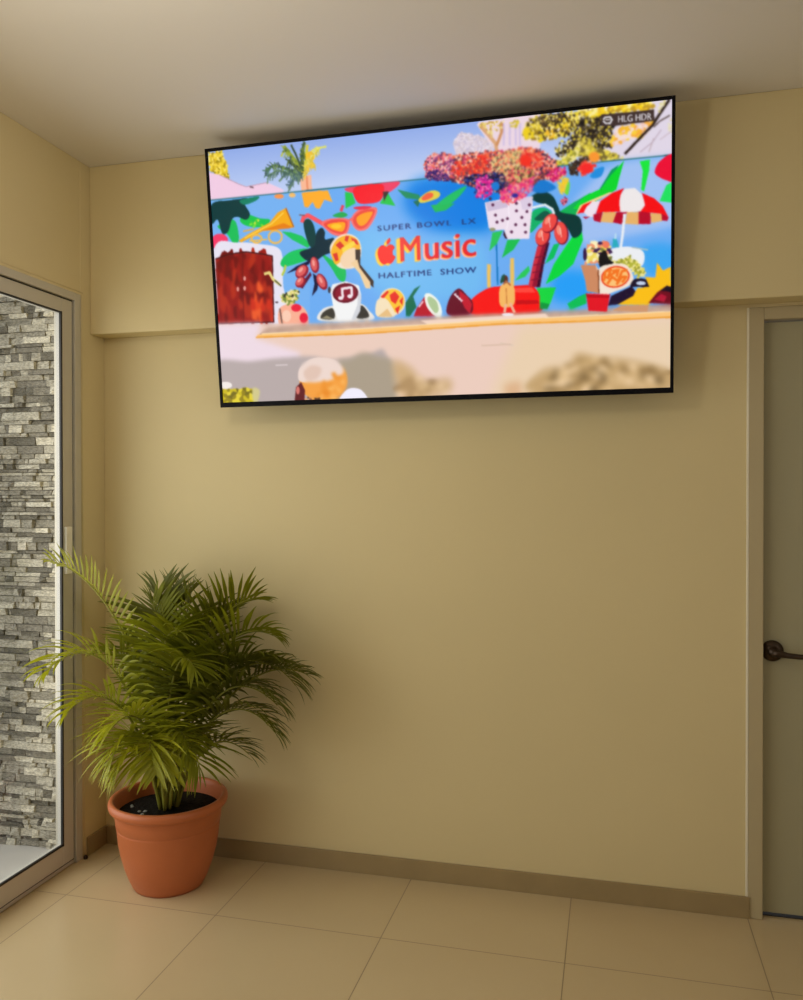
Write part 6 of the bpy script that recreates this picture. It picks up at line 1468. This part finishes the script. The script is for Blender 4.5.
for k in range(7):
    a, r = rp.uniform(3.3, 6.0), rp.uniform(0.06, 0.15)
    bm = bmesh.new()
    bmesh.ops.create_icosphere(bm, subdivisions=2, radius=1.0)
    for v in bm.verts:
        v.co *= 1 + rp.uniform(-0.12, 0.12)
    s = rp.uniform(0.005, 0.009)
    bmesh.ops.scale(bm, verts=bm.verts, vec=(s, s * rp.uniform(.7, 1.2), s * .7))
    bmesh.ops.translate(bm, verts=bm.verts, vec=(r * math.cos(a), r * math.sin(a), 0.295 - 0.10 * max(0, r - .06)))
    obj('pebble', bm, M_PEBBLE, palm, smooth=True)

U = Vector((0.96926, 0.24633, 0))        # along the view of the corner
V = Vector((0.24633, -0.96926, 0))       # towards the room


def clamp_room(p):
    """keep a leaf inside the room: clear of the glass door, the walls and the floor (local to the pot)"""
    w = p + POT
    w.x = max(w.x, 0.022)
    w.y = min(w.y, -0.03)
    return w - POT


def bez(P, t):
    a, b, c, d = P
    s = 1 - t
    return a * s ** 3 + b * 3 * s * s * t + c * 3 * s * t * t + d * t ** 3


def bezd(P, t):
    a, b, c, d = P
    s = 1 - t
    return ((b - a) * 3 * s * s + (c - b) * 6 * s * t + (d - c) * 3 * t * t).normalized()


def leaflet(bm, base, direc, up, L, w, droop, rl):
    """one narrow leaflet: folded along its midrib, tapering, curving down"""
    seg = 6
    d = direc.normalized()
    p = base.copy()
    rows = []
    for k in range(seg + 1):
        t = k / seg
        side = d.cross(up)
        if side.length < 1e-4:
            side = d.orthogonal()
        side.normalize()
        nrm = side.cross(d).normalized()
        ww = w * (0.35 + 1.3 * t if t < 0.5 else 1.0) * (1.0 - max(0, (t - 0.45) / 0.55) ** 1.5) * 0.5
        ww = max(ww, 0.0005)
        rows.append([p + side * ww + nrm * ww * 0.45, p.copy(), p - side * ww + nrm * ww * 0.45])
        d = (d + Vector((0, 0, -1)) * droop / seg * (0.6 + t) + Vector((rl.uniform(-1, 1), rl.uniform(-1, 1), 0)) * 0.02).normalized()
        p = p + d * (L / seg)
    vr = [[bm.verts.new(clamp_room(c)) for c in r] for r in rows]
    for a, b in zip(vr, vr[1:]):
        bm.faces.new((a[0], a[1], b[1], b[0]))
        bm.faces.new((a[1], a[2], b[2], b[1]))


def frond(pts, n, L, roll, droop, tone_i, seed, t0=0.34, vee=0.45, wid=0.0155, one_side=0):
    rl = random.Random(seed)
    P = [U * u + V * v + Vector((0, 0, w)) for u, w, v in pts]
    # rachis
    bm = bmesh.new()
    N = 22
    rp_ = [clamp_room(bez(P, k / N)) for k in range(N + 1)]
    tube(bm, rp_, [0.0062 * (1 - 0.85 * k / N) + 0.0006 for k in range(N + 1)], 7)
    fo = obj('frond', bm, M_STEM, palm, smooth=True)
    bm = bmesh.new()
    for k in range(n):
        t = t0 + (1 - t0) * (k + 0.5) / n
        s = (k + 0.5) / n
        c = bez(P, t)
        T = bezd(P, t)
        up = Vector((0, 0, 1)) - T * T.z
        if up.length < 0.15:
            up = -V - T * T.dot(-V)
        up.normalize()
        S = T.cross(up).normalized()
        R = Matrix.Rotation(roll, 3, T)
        S, Nn = R @ S, R @ up
        ln = L * (0.55 + 0.75 * math.sin(math.pi * min(1, 0.18 + s * 0.72))) * (1.0 if s < .85 else 1 - (s - .85) * 1.8)
        fwd = 0.35 + 0.75 * s ** 1.3
        for sg in (-1, 1):
            if one_side and sg != one_side:
                continue
            dr = S * sg + T * (fwd + rl.uniform(-.12, .12)) + Nn * (vee + rl.uniform(-.15, .15))
            leaflet(bm, c, dr, Nn, ln * rl.uniform(0.86, 1.1), wid * rl.uniform(.85, 1.15), droop * rl.uniform(.7, 1.3), rl)
    # end leaflets
    for sg in (-.25, .25):
        leaflet(bm, bez(P, 1), bezd(P, 1) + S * sg, Nn, L * .45, wid * .7, droop, rl)
    obj('leaflets', bm, M_LEAF[tone_i], fo, smooth=True)


def q(x, y, v=0.0):
    """millimetres right of and above the pot's foot, and towards the room -> metres"""
    return (x / 1000, y / 1000, v / 1000)


FRONDS = [
    #  base, control, control, tip,                                             n   L    roll  droop tone (lit to shaded)
    ([q(-15, 300, 0), q(-40, 800, 30), q(-215, 1180, 50), q(-420, 1222, 55)], 28, .105, .6, .3, 0),
    ([q(-20, 300, 20), q(-60, 640, 60), q(-190, 1050, 100), q(-410, 830, 120)], 26, .165, .35, .7, 0),
    ([q(-25, 300, 30), q(-50, 560, 60), q(-170, 860, 110), q(-330, 680, 140)], 24, .150, .35, .7, 0),
    ([q(-10, 300, 50), q(-20, 600, 90), q(-60, 780, 170), q(-160, 620, 220)], 24, .180, .15, .7, 0),
    ([q(10, 300, -10), q(25, 640, -30), q(35, 920, -50), q(70, 1080, -60)], 34, .215, .1, .15, 2),
    ([q(20, 300, -20), q(70, 760, -40), q(150, 1060, -50), q(320, 1070, -40)], 26, .170, -.5, .35, 1),
    ([q(20, 300, 0), q(70, 700, 40), q(220, 1050, 70), q(410, 950, 80)], 26, .160, -.45, .6, 1),
    ([q(25, 300, 10), q(100, 700, 30), q(320, 990, 40), q(490, 760, 60)], 28, .180, -.3, .8, 2),
    ([q(30, 300, -10), q(110, 640, -20), q(330, 880, -20), q(530, 790, 10)], 26, .140, -.3, .5, 2),
    ([q(25, 300, 10), q(70, 560, 60), q(250, 820, 100), q(420, 600, 110)], 26, .170, -.25, .7, 2),
    ([q(40, 300, 20), q(90, 480, 60), q(190, 640, 80), q(320, 510, 80)], 16, .140, -.3, .5, 2),
    ([q(0, 300, 40), q(-5, 650, 70), q(60, 980, 130), q(150, 860, 210)], 26, .180, -.1, .6, 1),
    ([q(10, 300, 50), q(30, 560, 90), q(70, 700, 150), q(130, 560, 190)], 18, .140, -.2, .7, 1),
    ([q(5, 300, 60), q(10, 520, 90), q(20, 650, 150), q(30, 500, 200)], 20, .150, 0, .8, 0),
    ([q(-20, 300, 40), q(-40, 500, 90), q(-80, 640, 150), q(-130, 480, 190)], 20, .150, .2, .8, 0),
    ([q(0, 300, -20), q(0, 700, -40), q(-20, 960, -40), q(-70, 1060, -20)], 24, .180, .3, .3, 1),
    ([q(20, 300, 20), q(110, 680, 60), q(250, 880, 100), q(430, 700, 110)], 28, .170, -.3, .8, 2),
    ([q(-10, 300, 20), q(-40, 720, 40), q(-10, 1010, 110), q(90, 980, 170)], 26, .170, -.1, .5, 1),
    ([q(10, 300, 10), q(40, 600, 20), q(120, 860, 40), q(250, 830, 60)], 24, .160, -.3, .6, 2),
    ([q(0, 300, -10), q(-5, 700, -20), q(0, 980, -20), q(-40, 1110, 0)], 30, .190, .5, .3, 2),
    ([q(-15, 300, 60), q(-50, 560, 100), q(-100, 700, 150), q(-150, 520, 190)], 18, .200, .1, .6, 0, .34, .45, .012),
    ([q(5, 300, 70), q(0, 540, 110), q(-20, 690, 170), q(-10, 520, 210)], 16, .190, .3, .6, 0, .34, .45, .012),
    ([q(20, 300, 60), q(50, 540, 100), q(110, 660, 140), q(160, 500, 180)], 16, .180, -.1, .7, 1, .34, .45, .012),
    ([q(15, 300, -10), q(60, 700, -20), q(110, 950, -30), q(210, 1010, -30)], 26, .200, -.3, .3, 2),
    ([q(15, 300, 10), q(70, 640, 30), q(200, 900, 60), q(370, 850, 70)], 26, .180, -.4, .6, 2),
    ([q(-5, 300, 10), q(-30, 620, 30), q(-100, 880, 60), q(-210, 890, 90)], 24, .160, .3, .6, 1),
]
for k, (pts, n, L, roll, droop, tone_i, *rest) in enumerate(FRONDS):
    frond(pts, n, L, roll, droop, tone_i, 100 + k, *rest)
# bare canes rising from the soil
for k, (u, v, h, lean) in enumerate([(-22, 20, 250, -30), (0, 40, 300, 5), (18, 5, 280, 25), (34, 25, 230, 40), (-8, -15, 260, -10)]):
    bm = bmesh.new()
    a = U * (u / 1000) + V * (v / 1000) + Vector((0, 0, 0.285))
    bpt = U * ((u + lean) / 1000) + V * (v / 1000) + Vector((0, 0, 0.285 + h / 1000))
    tube(bm, [a, a.lerp(bpt, .3), a.lerp(bpt, .7), bpt], [0.010, 0.0085, 0.007, 0.004], 9)
    obj('cane', bm, M_STEM, palm, smooth=True)
